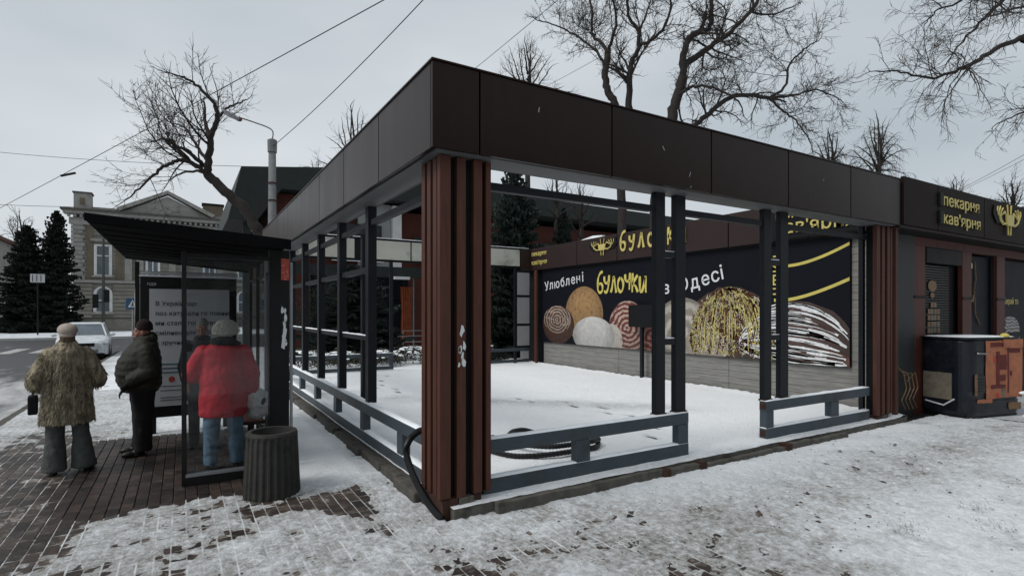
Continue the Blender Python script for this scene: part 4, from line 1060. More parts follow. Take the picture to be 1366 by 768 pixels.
# back glass wall along the pavilion side
for k, y in enumerate((2.45, 3.38, 4.31, 5.24)):
    if k: sb('back_post', 'alu' if k == 1 else 'steel_dark', -.84, -.79, y, y + .05, 0, 2.42, bevel=.004)
    if k < 3:
        sb('glass_panel', 'glass', -.819, -.811, y + .055, y + .925, .22, 2.2)
        sb('back_rail', 'steel_dark', -.83, -.80, y + .052, y + .928, 2.202, 2.24); sb('back_rail', 'steel_dark', -.83, -.80, y + .052, y + .928, .18, .218)
sb('front_post', 'steel_dark', -2.30, -2.25, 5.22, 5.28, 0, 2.46)
# bench inside
sb('bench_seat', 'slat', -1.16, -.88, 3.0, 4.9, .42, .46, bevel=.006)
for y in (3.2, 4.7): sb('bench_leg', 'steel_dark', -1.05, -.98, y, y + .05, 0, .418)
# lit-box poster at the far end
lb = empty('poster_case', (-1.63, 5.2, 0), 'black framed poster case with grey text poster closing the far end of the shelter', 'poster case')
bx('case', 'steel_dark', lb, -2.24, -1.02, 5.20, 5.34, .24, 2.25, bevel=.012)
bx('leg', 'steel_dark', lb, -2.15, -2.05, 5.22, 5.32, -.02, .238); bx('leg', 'steel_dark', lb, -1.2, -1.1, 5.22, 5.32, -.02, .238)
bx('poster', 'postergrey', lb, -2.13, -1.12, 5.190, 5.197, .40, 2.08)
bx('snow_cover', 'snowcap', lb, -2.25, -1.0, 5.18, 5.34, 2.252, 2.275)
tb = MB(); tb.tube(smooth_path([(-2.28, 5.25, 1.55), (-2.28, 5.25, 2.1), (-2.24, 5.25, 2.29), (-2.1, 5.25, 2.31), (-1.0, 5.25, 2.31)], 4), .022, 8); tb.build('white_pipe', 'white', lb)
for s_, z in (('В Україні що', 1.84), ('поз катували го повинно', 1.70), ('ми стали голосування', 1.56), ('сміливо для собі', 1.42), ('в зручний час', 1.28)):
    text(s_, 'poster_lettering', 'ink', lb, (-2.06, 5.187, z), (1, 0, 0), .088, .001, bold=.002, sx=.92)
for z in (.99, .93, .87): bx('poster_line', 'blueink', lb, -1.98, -1.76, 5.184, 5.189, z, z + .018)
MB().prism([(-1.86 + .04 * math.cos(a * PI / 6), .78 + .045 * math.sin(a * PI / 6)) for a in range(12)], 'y', 5.184, 5.189).build('poster_emblem', 'redink', lb)
for z in (.68, .62, .52, .48): bx('poster_line', 'ink', lb, -2.0, -1.30, 5.185, 5.189, z, z + .008)
text('ЛДВ', 'case_lettering', 'whitep', lb, (-2.16, 5.192, 2.13), (1, 0, 0), .05, .001)

# ------------------------------------------------------------------ litter bin
bn = empty('litter_bin', (-.985, 1.62, 0), 'dark ribbed concrete litter bin standing in the snow by the shelter column', 'litter bin')
mb = MB(); ns_ = 96; vs = []; fs = []
prof = [(-.03, .245), (.02, .25), (.54, .225), (.58, .232), (.605, .222), (.605, .185), (.40, .175), (.39, 0.001)]
for (z, r_) in prof:
    for k in range(ns_):
        a = 2 * PI * k / ns_; q = r_
        if 0.0 < z < .55 and r_ > .2: q = r_ * (1 + (.028 if (k % 4) < 2 else -.03))
        vs.append((-.985 + q * math.cos(a), 1.62 + q * math.sin(a), z))
for i in range(len(prof) - 1):
    for k in range(ns_): fs.append((i * ns_ + k, i * ns_ + (k + 1) % ns_, (i + 1) * ns_ + (k + 1) % ns_, (i + 1) * ns_ + k))
mb.add(vs, fs); mb.build('bin_body', 'bin', bn)

# ------------------------------------------------------------------ people
def cloud(name, size):
    t = bpy.data.textures.new(name, 'CLOUDS'); t.noise_scale = size; t.noise_depth = 3; return t
TX1 = cloud('folds', .12); TX2 = cloud('fine_folds', .05); TX3 = cloud('tufts', .02)
def skinned(mb, name, m, parent, vox=.01, sm=3, disp=None, **k):
    o = mb.build(name, m, parent, smooth=True, **k)
    r_ = o.modifiers.new('join', 'REMESH'); r_.mode = 'VOXEL'; r_.voxel_size = vox; r_.use_smooth_shade = True
    if sm: q = o.modifiers.new('soft', 'SMOOTH'); q.iterations = sm; q.factor = .5
    for (tx, st) in (disp or []):
        d = o.modifiers.new('fold', 'DISPLACE'); d.texture = tx; d.strength = st; d.mid_level = .5; d.texture_coords = 'LOCAL'
    return o
def head_shape(mb, c, s=1, tilt=0):
    """face looks along +y"""
    x, y, z = c
    def e(dx, dy, dz, a, b, d, rot=(0, 0, 0)): mb.ell((x + dx * s, y + dy * s, z + dz * s), (a * s, b * s, d * s), rot, 18, 14)
    e(0, -.012, .025, .074, .092, .092); e(0, .018, -.035, .060, .066, .078); e(0, .045, -.080, .036, .036, .028)
    e(0, .088, -.018, .0105, .019, .026, (R(-18), 0, 0)); e(0, .103, -.034, .015, .014, .011)     # nose
    for q in (-1, 1):
        e(.078 * q, -.004, -.012, .010, .021, .032)      # ears
        e(.036 * q, .056, -.030, .026, .026, .026)       # cheeks
        e(.030 * q, .076, .022, .022, .010, .008)        # brow
        e(.012 * q, .098, -.037, .009, .009, .008)
    e(0, .082, -.062, .022, .010, .006); e(0, .080, -.073, .018, .010, .007)     # lips
    mb.tube([(x, y - .02 * s, z - .05 * s), (x, y - .03 * s, z - .19 * s)], [.056 * s, .062 * s], 14)
def hand_shape(mb, w_, d, side=1, curl=.6):
    """hand at wrist w_, pointing along d, with four fingers and a thumb"""
    w_ = Vector(w_); d = Vector(d).normalized(); sx_ = d.cross(Vector((0, 1, 0))); sx_ = sx_.normalized() if sx_.length > .1 else Vector((1, 0, 0)); nn = d.cross(sx_)
    for k in range(4):
        a = w_ + sx_ * ((k - 1.5) * .019); mb.limb([a, a + d * .085], [.012, .0115], 8)
        l_ = (.034, .040, .037, .029)[k]; p0 = a + d * .088; p1 = p0 + (d * math.cos(curl * .6) + nn * math.sin(curl * .6)) * l_; p2 = p1 + (d * math.cos(curl * 1.5) + nn * math.sin(curl * 1.5)) * l_ * .8
        mb.limb([p0, p1, p2], [.0098, .009, .0078], 8)
    t0 = w_ + sx_ * .026 * side + d * .02; t1 = t0 + sx_ * .024 * side + d * .035 + nn * .012; mb.limb([t0, t1, t1 + d * .028 + nn * .008], [.012, .011, .009], 8)
def eyes(parent, c, s=1):
    for q in (-1, 1):
        MB().ell((c[0] + .030 * q * s, c[1] + .073 * s, c[2] + .004 * s), (.012 * s, .010 * s, .008 * s)).build('eye', EYE, parent, smooth=True)
        MB().ell((c[0] + .030 * q * s, c[1] + .081 * s, c[2] + .004 * s), (.005 * s, .004 * s, .005 * s)).build('pupil', 'ink', parent, smooth=True)
EYE = mat('eye_white', (.35, .33, .31), .3, .05, 10)
def shoe_shape(mb, x, y, ang, L_=.27):
    c, s = math.cos(ang), math.sin(ang)
    def p(a, b, z): return (x + b * -s + a * c, y + b * c + a * s, z)
    mb.ell(p(0, .02, .045), (.048, .075, .05), (0, 0, ang)); mb.ell(p(0, .13, .035), (.05, .085, .035), (0, 0, ang)); mb.tube([p(0, -.0, .03), p(0, 0, .16)], [.048, .052], 12)
    mb.ell(p(0, .07, .014), (.05, .145, .016), (0, 0, ang))
def core_body(p, hz, hips=.92, arms=None, legs=None, hands=True):
    """continuous figure under the clothes: head, neck, trunk, arms, hands, legs"""
    b = MB(); head_shape(b, (0, .01, hz))
    b.rings([(0, 0, hips - .10, .12, .09), (0, 0, hips, .15, .11), (0, 0, hips + .22, .14, .10), (0, 0, hz - .28, .17, .10), (0, -.01, hz - .20, .15, .08), (0, -.015, hz - .155, .07, .055)], 20)
    for (pts, rad) in legs: b.limb(pts, rad)
    for (pts, rad, dr, side) in arms:
        b.limb(pts, rad)
        if hands: hand_shape(b, pts[-1], dr, side)
    o = skinned(b, 'body', 'skin', p, .0065, 2); eyes(p, (0, .01, hz)); return o

def finish(p, loc, rz):
    p.location = loc; p.rotation_euler.z = rz

# --- woman in the mottled fur coat, seen from behind
P1 = empty('person', (0, 0, 0), 'person seen from behind in a mottled beige fur coat, taupe beret and wide grey trousers', 'person', 'people waiting at the bus shelter')
core_body(P1, 1.49, .90,
    arms=[([(-.19, 0, 1.30), (-.31, .02, 1.04), (-.16, .24, 1.02)], [.05, .043, .03], (1, .5, .1), 1), ([(.19, 0, 1.30), (.33, .02, 1.06), (.16, .24, 1.02)], [.05, .043, .03], (-1, .5, .1), -1)],
    legs=[([(-.10, 0, .85), (-.13, .01, .48), (-.15, -.02, .10)], [.09, .06, .045]), ([(.10, 0, .85), (.15, .01, .48), (.19, 0, .10)], [.09, .06, .045])])
c1 = MB(); c1.rings([(0, -.01, .545, .295, .21), (0, -.01, .56, .30, .215), (0, 0, .8, .275, .20), (0, 0, 1.05, .25, .185), (0, -.01, 1.22, .255, .175), (0, -.02, 1.32, .235, .15), (0, -.02, 1.38, .15, .12), (0, -.01, 1.43, .10, .10)], 36)
for q in (-1, 1):
    c1.limb([(.20 * q, -.01, 1.28), (.29 * q, -.02, 1.15), (.37 * q, .0, 1.00)], [.095, .092, .088], 16); c1.limb([(.37 * q, 0, 1.00), (.27 * q, .14, .98), (.15 * q, .22, 1.0)], [.088, .078, .072], 16)
c1.ell((0, -.03, 1.40), (.125, .11, .055))
coat = skinned(c1, 'fur_coat', 'fur', P1, .012, 3, [(TX1, .035), (TX3, .02)])
# fur locks lying on the coat
lk = MB()
def lock(p, nrm, L_, wd):
    p = Vector(p); nrm = Vector(nrm).normalized(); d = (Vector((0, 0, -1)) + nrm * .25 + Vector((random.uniform(-.35, .35), random.uniform(-.2, .2), 0))).normalized(); sd_ = d.cross(nrm).normalized() * wd
    lk.add([p - sd_ + nrm * .003, p + sd_ + nrm * .003, p + d * L_ + nrm * .018, p + nrm * .014 + d * L_ * .4], [(0, 1, 3), (0, 3, 2), (1, 2, 3)])
for k in range(5200):
    z = random.uniform(.57, 1.34); a = random.uniform(0, 2 * PI)
    rr = np.interp(z, [.55, .8, 1.05, 1.22, 1.34], [.30, .275, .25, .255, .22]); ry = np.interp(z, [.55, .8, 1.05, 1.22, 1.34], [.215, .20, .185, .175, .145])
    lock((rr * math.cos(a), ry * math.sin(a) - .01, z), (math.cos(a) / rr, math.sin(a) / ry, 0), random.uniform(.03, .06), random.uniform(.004, .010))
for q in (-1, 1):
    for (pa, pb, ra) in (((.20, -.01, 1.28), (.37, 0, 1.0), .092), ((.37, 0, 1.0), (.15, .22, 1.0), .082)):
        for k in range(750):
            t = random.random(); a = random.uniform(0, 2 * PI); A_ = Vector((pa[0] * q, pa[1], pa[2])); B_ = Vector((pb[0] * q, pb[1], pb[2])); ax = (B_ - A_).normalized()
            u_ = ax.cross(Vector((0, 1, .3))).normalized(); v_ = ax.cross(u_); nn = u_ * math.cos(a) + v_ * math.sin(a); lock(A_.lerp(B_, t) + nn * ra, nn, random.uniform(.025, .05), random.uniform(.004, .009))
lk.build('fur_locks', 'fur', coat, kind='stuff')
h1 = MB(); h1.ell((0, -.02, 1.555), (.118, .122, .072), (R(8), 0, 0), 24, 16); h1.ell((0, -.035, 1.50), (.098, .10, .03), (R(6), 0, 0), 24, 12); h1.ell((.02, .03, 1.60), (.05, .05, .03))
skinned(h1, 'beret', 'beret', P1, .008, 4)
hr = MB(); hr.ell((0, -.055, 1.465), (.088, .065, .05)); hr.ell((0, -.04, 1.43), (.10, .08, .04)); skinned(hr, 'hair', mat('light_brown_hair', (.07, .045, .03), .7, .3, 60), P1, .01, 1, [(TX3, .02)])
t1 = MB()
for q, x0, x1_ in ((-1, -.125, -.145), (1, .125, .185)):
    t1.rings([(x1_, -.005 if q < 0 else .02, .045, .150, .15), (x1_, .0, .08, .145, .145), ((x0 + x1_) / 2, 0, .4, .105, .105), (x0, 0, .72, .11, .12), (x0 * .9, 0, .84, .11, .12)], 26)
skinned(t1, 'trousers', 'greytr', P1, .011, 2, [(TX1, .03)])

for q in ((-.15, .1), (.21, -.5)): s1 = MB(); shoe_shape(s1, q[0], .0, q[1]); skinned(s1, 'shoe', 'shoe', P1, .008, 1)
BG = empty('handbag', (0, 0, 0), 'dark handbag hanging at the left hip of the person in the fur coat', 'handbag')
bgm = MB().obox((-.37, .10, .76), (.11, .20, .20)); bgm.build('bag', 'blackcloth', BG, bevel=.02)
MB().tube(smooth_path([(-.37, .02, .85), (-.39, .04, 1.0), (-.385, .09, 1.08), (-.37, .16, 1.0), (-.37, .18, .85)], 4), .008, 6).build('strap', 'blackcloth', BG)
yaw1 = math.atan2(.164, 1.267) + .03
finish(P1, (-2.80, 3.50, 0), yaw1); finish(BG, (-2.80, 3.50, 0), yaw1)
P1.scale = (.77, .86, 1); BG.scale = (.77, .86, 1)

# --- man in the olive puffer jacket, facing left
P2 = empty('person', (0, 0, 0), 'person in profile in a dark olive puffer jacket and dark knitted hat beside the poster', 'person', 'people waiting at the bus shelter')
core_body(P2, 1.505, .92,
    arms=[([(-.20, 0, 1.30), (-.27, -.02, 1.05), (-.20, .20, .88)], [.05, .042, .03], (.2, .6, -.6), 1), ([(.20, 0, 1.30), (.24, -.02, 1.06), (.12, .06, 1.0)], [.05, .042, .03], (-.3, .7, -.3), -1)],
    hands=False, legs=[([(-.10, 0, .86), (-.11, .01, .48), (-.115, 0, .10)], [.09, .06, .045]), ([(.10, 0, .86), (.11, .01, .48), (.115, .02, .10)], [.09, .06, .045])])
c2 = MB(); rg = []
z = .79
base_z = [.79, .86, 1.0, 1.15, 1.28, 1.36, 1.42]; brx = [.235, .27, .275, .265, .24, .18, .11]; bry = [.20, .255, .27, .255, .20, .15, .11]; bcy = [.01, .03, .045, .03, 0, -.02, -.02]
while z <= 1.42:
    m_ = 1 + .030 * (abs(math.sin((z - .79) * PI / .085)) - .5)
    rg.append((0, float(np.interp(z, base_z, bcy)), z, float(np.interp(z, base_z, brx)) * m_, float(np.interp(z, base_z, bry)) * m_)); z += .0105
c2.rings(rg, 40)
for q in (-1, 1):
    A_ = [Vector((.235 * q, -.02, 1.27)), Vector((.30 * q, -.05, 1.03)), Vector((.25 * q, .20, .90))]; pts = []; rad = []
    for i in range(2):
        for j in range(14):
            t = j / 14; pts.append(A_[i].lerp(A_[i + 1], t)); rad.append(float(np.interp(i + t, [0, .3, 1, 2], [.10, .105, .098, .075])) * (1 + .05 * (abs(math.sin((i + t) * PI * 3.3)) - .5)))
    c2.tube(pts, rad, 18); c2.ell(pts[0], (.10, .10, .10)); c2.ell(pts[14], (.095, .095, .095))
c2.ell((0, -.05, 1.41), (.135, .13, .075)); c2.ell((0, -.02, 1.42), (.12, .12, .05)); c2.ell((0, -.10, 1.43), (.12, .08, .075))
c2.rings([(0, .02, .77, .22, .205), (0, .02, .80, .225, .21)], 30)
skinned(c2, 'puffer_jacket', 'puffer', P2, .010, 2, [(TX1, .02), (TX2, .012)])
h2 = MB(); h2.ell((0, -.022, 1.575), (.088, .098, .088), (R(10), 0, 0), 24, 16); h2.rings([(0, -.022, 1.525, .092, .104), (0, -.018, 1.57, .09, .102)], 28); skinned(h2, 'knitted_hat', 'winehat', P2, .008, 2, [(TX3, .008)])
t2 = MB()
for q in (-1, 1): t2.rings([(.115 * q, .01, .06, .092, .105), (.115 * q, .0, .30, .095, .11), (.115 * q, 0, .5, .105, .12), (.11 * q, 0, .84, .13, .15)], 24)
t2.rings([(0, 0, .76, .20, .17), (0, 0, .9, .2, .17)], 24); skinned(t2, 'trousers', 'blackcloth', P2, .012, 2, [(TX1, .03)])

for q in ((-.115, .12), (.12, -.2)): s2 = MB(); shoe_shape(s2, q[0], .04, q[1]); skinned(s2, 'shoe', 'shoe', P2, .008, 1)
g2 = MB(); g2.limb([(-.225, .18, .885), (-.21, .23, .85)], [.045, .04]); hand_shape(g2, (-.21, .20, .85), (.15, .6, -.6), 1, .7); skinned(g2, 'glove', 'blackcloth', P2, .008, 1)
finish(P2, (-2.15, 4.06, 0), R(98)); P2.scale = (.95, .90, 1)

# --- person in the red jacket behind the glass panel
P3 = empty('person', (0, 0, 0), 'person seen from behind in a red jacket, cream knitted hat and jeans inside the shelter', 'person', 'people waiting at the bus shelter')
core_body(P3, 1.545, .92,
    arms=[([(-.20, 0, 1.33), (-.33, .02, 1.07), (-.20, .22, .98)], [.05, .042, .03], (.5, .6, .1), 1), ([(.20, 0, 1.33), (.30, .0, 1.04), (.31, .06, .80)], [.05, .042, .03], (0, .1, -1), -1)],
    legs=[([(-.10, 0, .85), (-.12, .01, .48), (-.14, 0, .10)], [.09, .06, .045]), ([(.10, 0, .85), (.12, .01, .48), (.13, .02, .10)], [.09, .06, .045])])
c3 = MB(); c3.rings([(0, 0, .60, .255, .19), (0, 0, .62, .265, .20), (0, 0, .85, .265, .20), (0, 0, 1.05, .262, .19), (0, 0, 1.22, .262, .175), (0, -.01, 1.33, .24, .145), (0, -.01, 1.39, .14, .11), (0, -.01, 1.42, .09, .09)], 36)
c3.limb([(-.22, -.01, 1.29), (-.36, -.01, 1.06)], [.098, .088], 16); c3.limb([(-.36, -.01, 1.06), (-.22, .20, .99)], [.088, .066], 16)
c3.limb([(.22, -.01, 1.29), (.325, -.01, 1.04), (.325, .05, .84)], [.098, .086, .066], 16)
c3.rings([(0, 0, .585, .25, .185), (0, 0, .60, .262, .195), (0, 0, .625, .25, .185)], 36)
skinned(c3, 'red_jacket', 'red', P3, .011, 3, [(TX1, .028), (TX2, .012)])
sc = MB(); sc.ell((0, -.015, 1.425), (.155, .135, .050)); sc.ell((.03, -.04, 1.40), (.17, .11, .035)); skinned(sc, 'scarf', 'darkgrey', P3, .010, 2, [(TX2, .02)])
h3 = MB(); h3.ell((.025, -.01, 1.565), (.132, .125, .105), (R(4), 0, 0), 24, 16); h3.rings([(.025, -.01, 1.50, .135, .13), (.025, -.01, 1.56, .133, .127)], 28); skinned(h3, 'knitted_hat', 'knit', P3, .008, 2, [(TX3, .02)])
fh = MB(); lk_save = lk; lk = fh
for k in range(900):
    a = random.uniform(0, 2 * PI); el = random.uniform(-.35, 1.4); nn = Vector((math.cos(a) * math.cos(el), math.sin(a) * math.cos(el), math.sin(el)))
    lock((.025 + nn.x * .132, -.01 + nn.y * .125, 1.56 + nn.z * .105), nn, random.uniform(.02, .04), random.uniform(.003, .006))
lk = lk_save; fh.build('hat_fluff', 'knit', P3, kind='stuff')
t3 = MB()
for q in (-1, 1): t3.rings([(.14 * q, .01, .055, .078, .09), (.135 * q, .0, .30, .082, .095), (.125 * q, 0, .5, .092, .11), (.105 * q, 0, .84, .115, .14)], 24)
skinned(t3, 'jeans', 'jeans', P3, .011, 2, [(TX1, .03), (TX2, .012)])

for q in ((-.14, .3), (.14, -.1)): s3 = MB(); shoe_shape(s3, q[0], .02, q[1]); skinned(s3, 'shoe', 'shoe', P3, .008, 1)
B3 = empty('shopping_bag', (0, 0, 0), 'white plastic bag with dark patches held by the person in the red jacket', 'bag')
b3 = MB(); b3.rings([(.38, .07, .53, .06, .05), (.38, .07, .57, .13, .09), (.39, .07, .68, .16, .11), (.37, .07, .82, .11, .08), (.345, .07, .90, .03, .03)], 22); skinned(b3, 'bag', 'bagwhite', B3, .010, 2, [(TX1, .07), (TX2, .03)])
MB().tube(smooth_path([(.35, .06, .90), (.335, .07, .84), (.33, .08, .78), (.35, .10, .88)], 4), .008, 6).build('handle', 'bagwhite', B3)
MB().ell((.44, -.03, .72), (.025, .012, .05), (0, R(25), 0)).build('dark_patch', 'darkgrey', B3)
yaw3 = math.atan2(-.20, 1.1); yaw3 = .19
finish(P3, (-1.33, 2.84, 0), -.12); finish(B3, (-1.33, 2.84, 0), -.12); P3.scale = (.92, .92, 1); B3.scale = (.92, .92, 1)

# --- person facing us, mostly hidden behind the red jacket
P4 = empty('person', (0, 0, 0), 'person in a dark coat and grey hat half hidden behind the red jacket', 'person', 'people waiting at the bus shelter')
core_body(P4, 1.545, .92,
    arms=[([(-.20, 0, 1.33), (-.26, .02, 1.07), (-.20, .14, .86)], [.05, .042, .03], (.2, .3, -.8), 1), ([(.20, 0, 1.33), (.26, .0, 1.04), (.22, .14, .86)], [.05, .042, .03], (-.2, .3, -.8), -1)],
    legs=[([(-.10, 0, .85), (-.11, .01, .48), (-.12, 0, .10)], [.09, .06, .045]), ([(.10, 0, .85), (.11, .01, .48), (.12, .02, .10)], [.09, .06, .045])])
c4 = MB(); c4.rings([(0, 0, .62, .25, .19), (0, 0, .85, .26, .20), (0, 0, 1.22, .255, .175), (0, -.01, 1.33, .23, .14), (0, -.01, 1.40, .13, .11)], 30)
for q in (-1, 1): c4.limb([(.21 * q, 0, 1.30), (.29 * q, .01, 1.05), (.235 * q, .13, .90)], [.095, .085, .07], 16)
c4.ell((0, 0, 1.42), (.13, .12, .04)); skinned(c4, 'coat', 'darkgrey', P4, .012, 2, [(TX1, .02)])
h4 = MB(); h4.ell((0, -.015, 1.60), (.095, .105, .075), (R(-14), 0, 0)); skinned(h4, 'knitted_hat', mat('grey_knit', (.17, .17, .17), .95, .2, 60), P4, .008, 2)
t4 = MB()
for q in (-1, 1): t4.rings([(.12 * q, .01, .055, .08, .09), (.12 * q, 0, .5, .09, .11), (.105 * q, 0, .84, .115, .14)], 24)
skinned(t4, 'trousers', 'blackcloth', P4, .012, 2); 
for q in (-1, 1): s4 = MB(); shoe_shape(s4, .12 * q, .02, -.2 * q); skinned(s4, 'shoe', 'shoe', P4, .008, 1)
finish(P4, (-1.51, 4.02, 0), R(172)); P4.scale = (.74, .85, 1)

# ------------------------------------------------------------------ parked car
def make_car():
    t = empty('parked_car', (0, 0, 0), 'white car parked at the kerb facing the shelter', 'car')
    # cross-sections along the length (y from nose 0 to tail 4.5), half width profile
    def sec(y, w_, zb, zs, zr, wr):
        return [(-w_, y, zb), (-w_ * 1.01, y, (zb + zs) / 2), (-w_ * .98, y, zs), (-wr, y, zr - .03), (-wr * .85, y, zr), (wr * .85, y, zr), (wr, y, zr - .03), (w_ * .98, y, zs), (w_ * 1.01, y, (zb + zs) / 2), (w_, y, zb)]
    S_ = [sec(.0, .70, .30, .62, .70, .60), sec(.12, .84, .22, .68, .80, .70), sec(.7, .90, .20, .80, .90, .76), sec(1.25, .90, .20, .92, .98, .78), sec(4.1, .90, .20, .95, 1.02, .78), sec(4.4, .86, .25, .92, 1.0, .72), sec(4.5, .78, .35, .85, .92, .68)]
    b = MB(); vs = [p for s_ in S_ for p in s_]; n = 10
    b.add(vs, [tuple(range(n - 1, -1, -1)), tuple(range(6 * n, 7 * n))] + [(i * n + k, i * n + (k + 1) % n, (i + 1) * n + (k + 1) % n, (i + 1) * n + k) for i in range(6) for k in range(n)])
    b.build('body', 'carwhite', t, bevel=.02)
    g_ = MB(); C_ = [((.80, 1.20, .95), (.60, 1.95, 1.44)), ((.80, 4.25, .98), (.62, 3.6, 1.44))]
    vs = [(-.78, 1.22, .96), (.78, 1.22, .96), (.60, 1.95, 1.45), (-.60, 1.95, 1.45), (-.78, 4.3, .98), (.78, 4.3, .98), (.60, 3.7, 1.45), (-.60, 3.7, 1.45)]
    g_.add(vs, [(0, 1, 2, 3), (4, 7, 6, 5), (0, 3, 7, 4), (1, 5, 6, 2)]); g_.build('window', 'glassgrey', t)
    r_ = MB(); r_.add([(-.61, 1.9, 1.44), (.61, 1.9, 1.44), (.62, 3.75, 1.44), (-.62, 3.75, 1.44), (-.52, 2.1, 1.50), (.52, 2.1, 1.50), (.52, 3.6, 1.50), (-.52, 3.6, 1.50)], [(0, 3, 2, 1), (4, 5, 6, 7), (0, 1, 5, 4), (1, 2, 6, 5), (2, 3, 7, 6), (3, 0, 4, 7)]); r_.build('roof', 'carwhite', t, bevel=.015)
    for q in (-1, 1):
        for (a, b_) in (((.79 * q, 1.18, .95), (.61 * q, 1.93, 1.46)), ((.80 * q, 4.3, .98), (.62 * q, 3.72, 1.46)), ((.80 * q, 2.75, .96), (.63 * q, 2.75, 1.46))):
            MB().tube([a, b_], .035, 6).build('pillar', 'carwhite', t)
        MB().ell((.64 * q, .10, .66), (.17, .08, .055), (0, 0, -.25 * q)).build('headlight', 'alu', t, smooth=True)
        MB().ell((1.0 * q, 1.45, 1.0), (.10, .06, .07)).build('mirror', 'carwhite', t, smooth=True)
        for y in (.80, 3.65):
            wh = MB(); wh.prism([(y + .33 * math.cos(a * PI / 12), .33 + .33 * math.sin(a * PI / 12)) for a in range(24)], 'x', .72 * q, .915 * q); wh.build('wheel', 'black_rubber', t)
            rr = MB(); rr.prism([(y + .21 * math.cos(a * PI / 12), .33 + .21 * math.sin(a * PI / 12)) for a in range(24)], 'x', .90 * q, .925 * q); rr.build('rim', 'alu', t)
    bx('grille', 'black', t, -.42, .42, -.012, .05, .56, .70, bevel=.01); bx('lower_grille', 'black', t, -.55, .55, .0, .10, .30, .44, bevel=.01)
    bx('bumper', 'black', t, -.75, .75, .03, .12, .20, .27)
    bx('number_plate', 'whitep', t, -.26, .26, -.022, -.013, .46, .56)
    return t
car = make_car(); car.location = (-5.02, 22.2, -.11); car.rotation_euler.z = R(4); car.scale = (.93, .95, .95)
car2 = copy_tree(car, (-19.4, 72.0, 0), R(70), label='second white car far off at the left edge beyond the spruces')
car['label'] = 'white car parked at the kerb beyond the person in the fur coat'

# ------------------------------------------------------------------ trees
def grow(limbs, limb_mb, twig_mb, seed, rtw=.008, maxd=3, dens=1.0, upb=.15, spread=1.0, lenf=.42, curl=.35, droop=0, minlen=.35):
    rnd = random.Random(seed)
    def branch(p, d, L_, r_, dep):
        n = max(3, int(L_ / (.22 if dep else .3))); n = min(n, 9); pts = [p]; q = p.copy(); v = d.copy(); st = L_ / n
        for k in range(n):
            v = (v + Vector((rnd.gauss(0, curl), rnd.gauss(0, curl), rnd.gauss(0, curl) + upb - droop * (k / n))) * .55).normalized()
            q = q + v * st; pts.append(q.copy())
        rad = [max(rtw * .55, r_ * (1 - .75 * k / n)) for k in range(n + 1)]
        (twig_mb if r_ < .045 else limb_mb).tube(pts, rad, 3 if r_ < .03 else 5, cap=False)
        if dep < maxd:
            m_ = max(2, int(L_ * 4.2 * dens * (1.35 if dep else 1)))
            for k in range(m_):
                t = rnd.uniform(.12, 1.0); i = min(n - 1, int(t * n)); b0 = pts[i].lerp(pts[i + 1], t * n - i)
                ax = (pts[i + 1] - pts[i]).normalized(); pr = ax.cross(Vector((rnd.gauss(0, 1), rnd.gauss(0, 1), rnd.gauss(0, 1))))
                if pr.length < .01: continue
                pr.normalize(); ang = R(rnd.uniform(28, 62)) * spread; nd = ax * math.cos(ang) + pr * math.sin(ang)
                l2 = L_ * rnd.uniform(.28, .62) * (1 - .45 * t)
                if l2 > minlen * .45: branch(b0, nd, l2, max(rtw, r_ * .5 * (1 - .4 * t)), dep + 1)
    for (pts, r0, r1, own) in limbs:
        P_ = smooth_path(pts, 5); n = len(P_); rad = [r0 + (r1 - r0) * (k / (n - 1)) ** .8 for k in range(n)]
        P2_ = [p + Vector((rnd.gauss(0, .02), rnd.gauss(0, .02), rnd.gauss(0, .015))) * (1 if 0 < i < n - 1 else 0) for i, p in enumerate(P_)]
        limb_mb.tube(P2_, rad, 8, cap=False)
        if own <= 0: continue
        tot = sum((P_[i + 1] - P_[i]).length for i in range(n - 1)); cnt = max(3, int(tot * 2.6 * dens * own))
        for k in range(cnt):
            t = rnd.uniform(.15, 1) ** .85; i = min(n - 2, int(t * (n - 1))); ax = (P_[i + 1] - P_[i]).normalized()
            pr = ax.cross(Vector((rnd.gauss(0, 1), rnd.gauss(0, 1), rnd.gauss(0, 1)))); pr.normalize(); ang = R(rnd.uniform(30, 65)) * spread
            L_ = lenf * rnd.uniform(.5, 1.3) * (1.25 - .5 * t) * (2.6)
            branch(P_[i], ax * math.cos(ang) + pr * math.sin(ang), L_, max(rtw * 1.5, rad[i] * .42), 1)
        branch(P_[-1], (P_[-1] - P_[-2]).normalized(), lenf * 1.1, r1, 1)

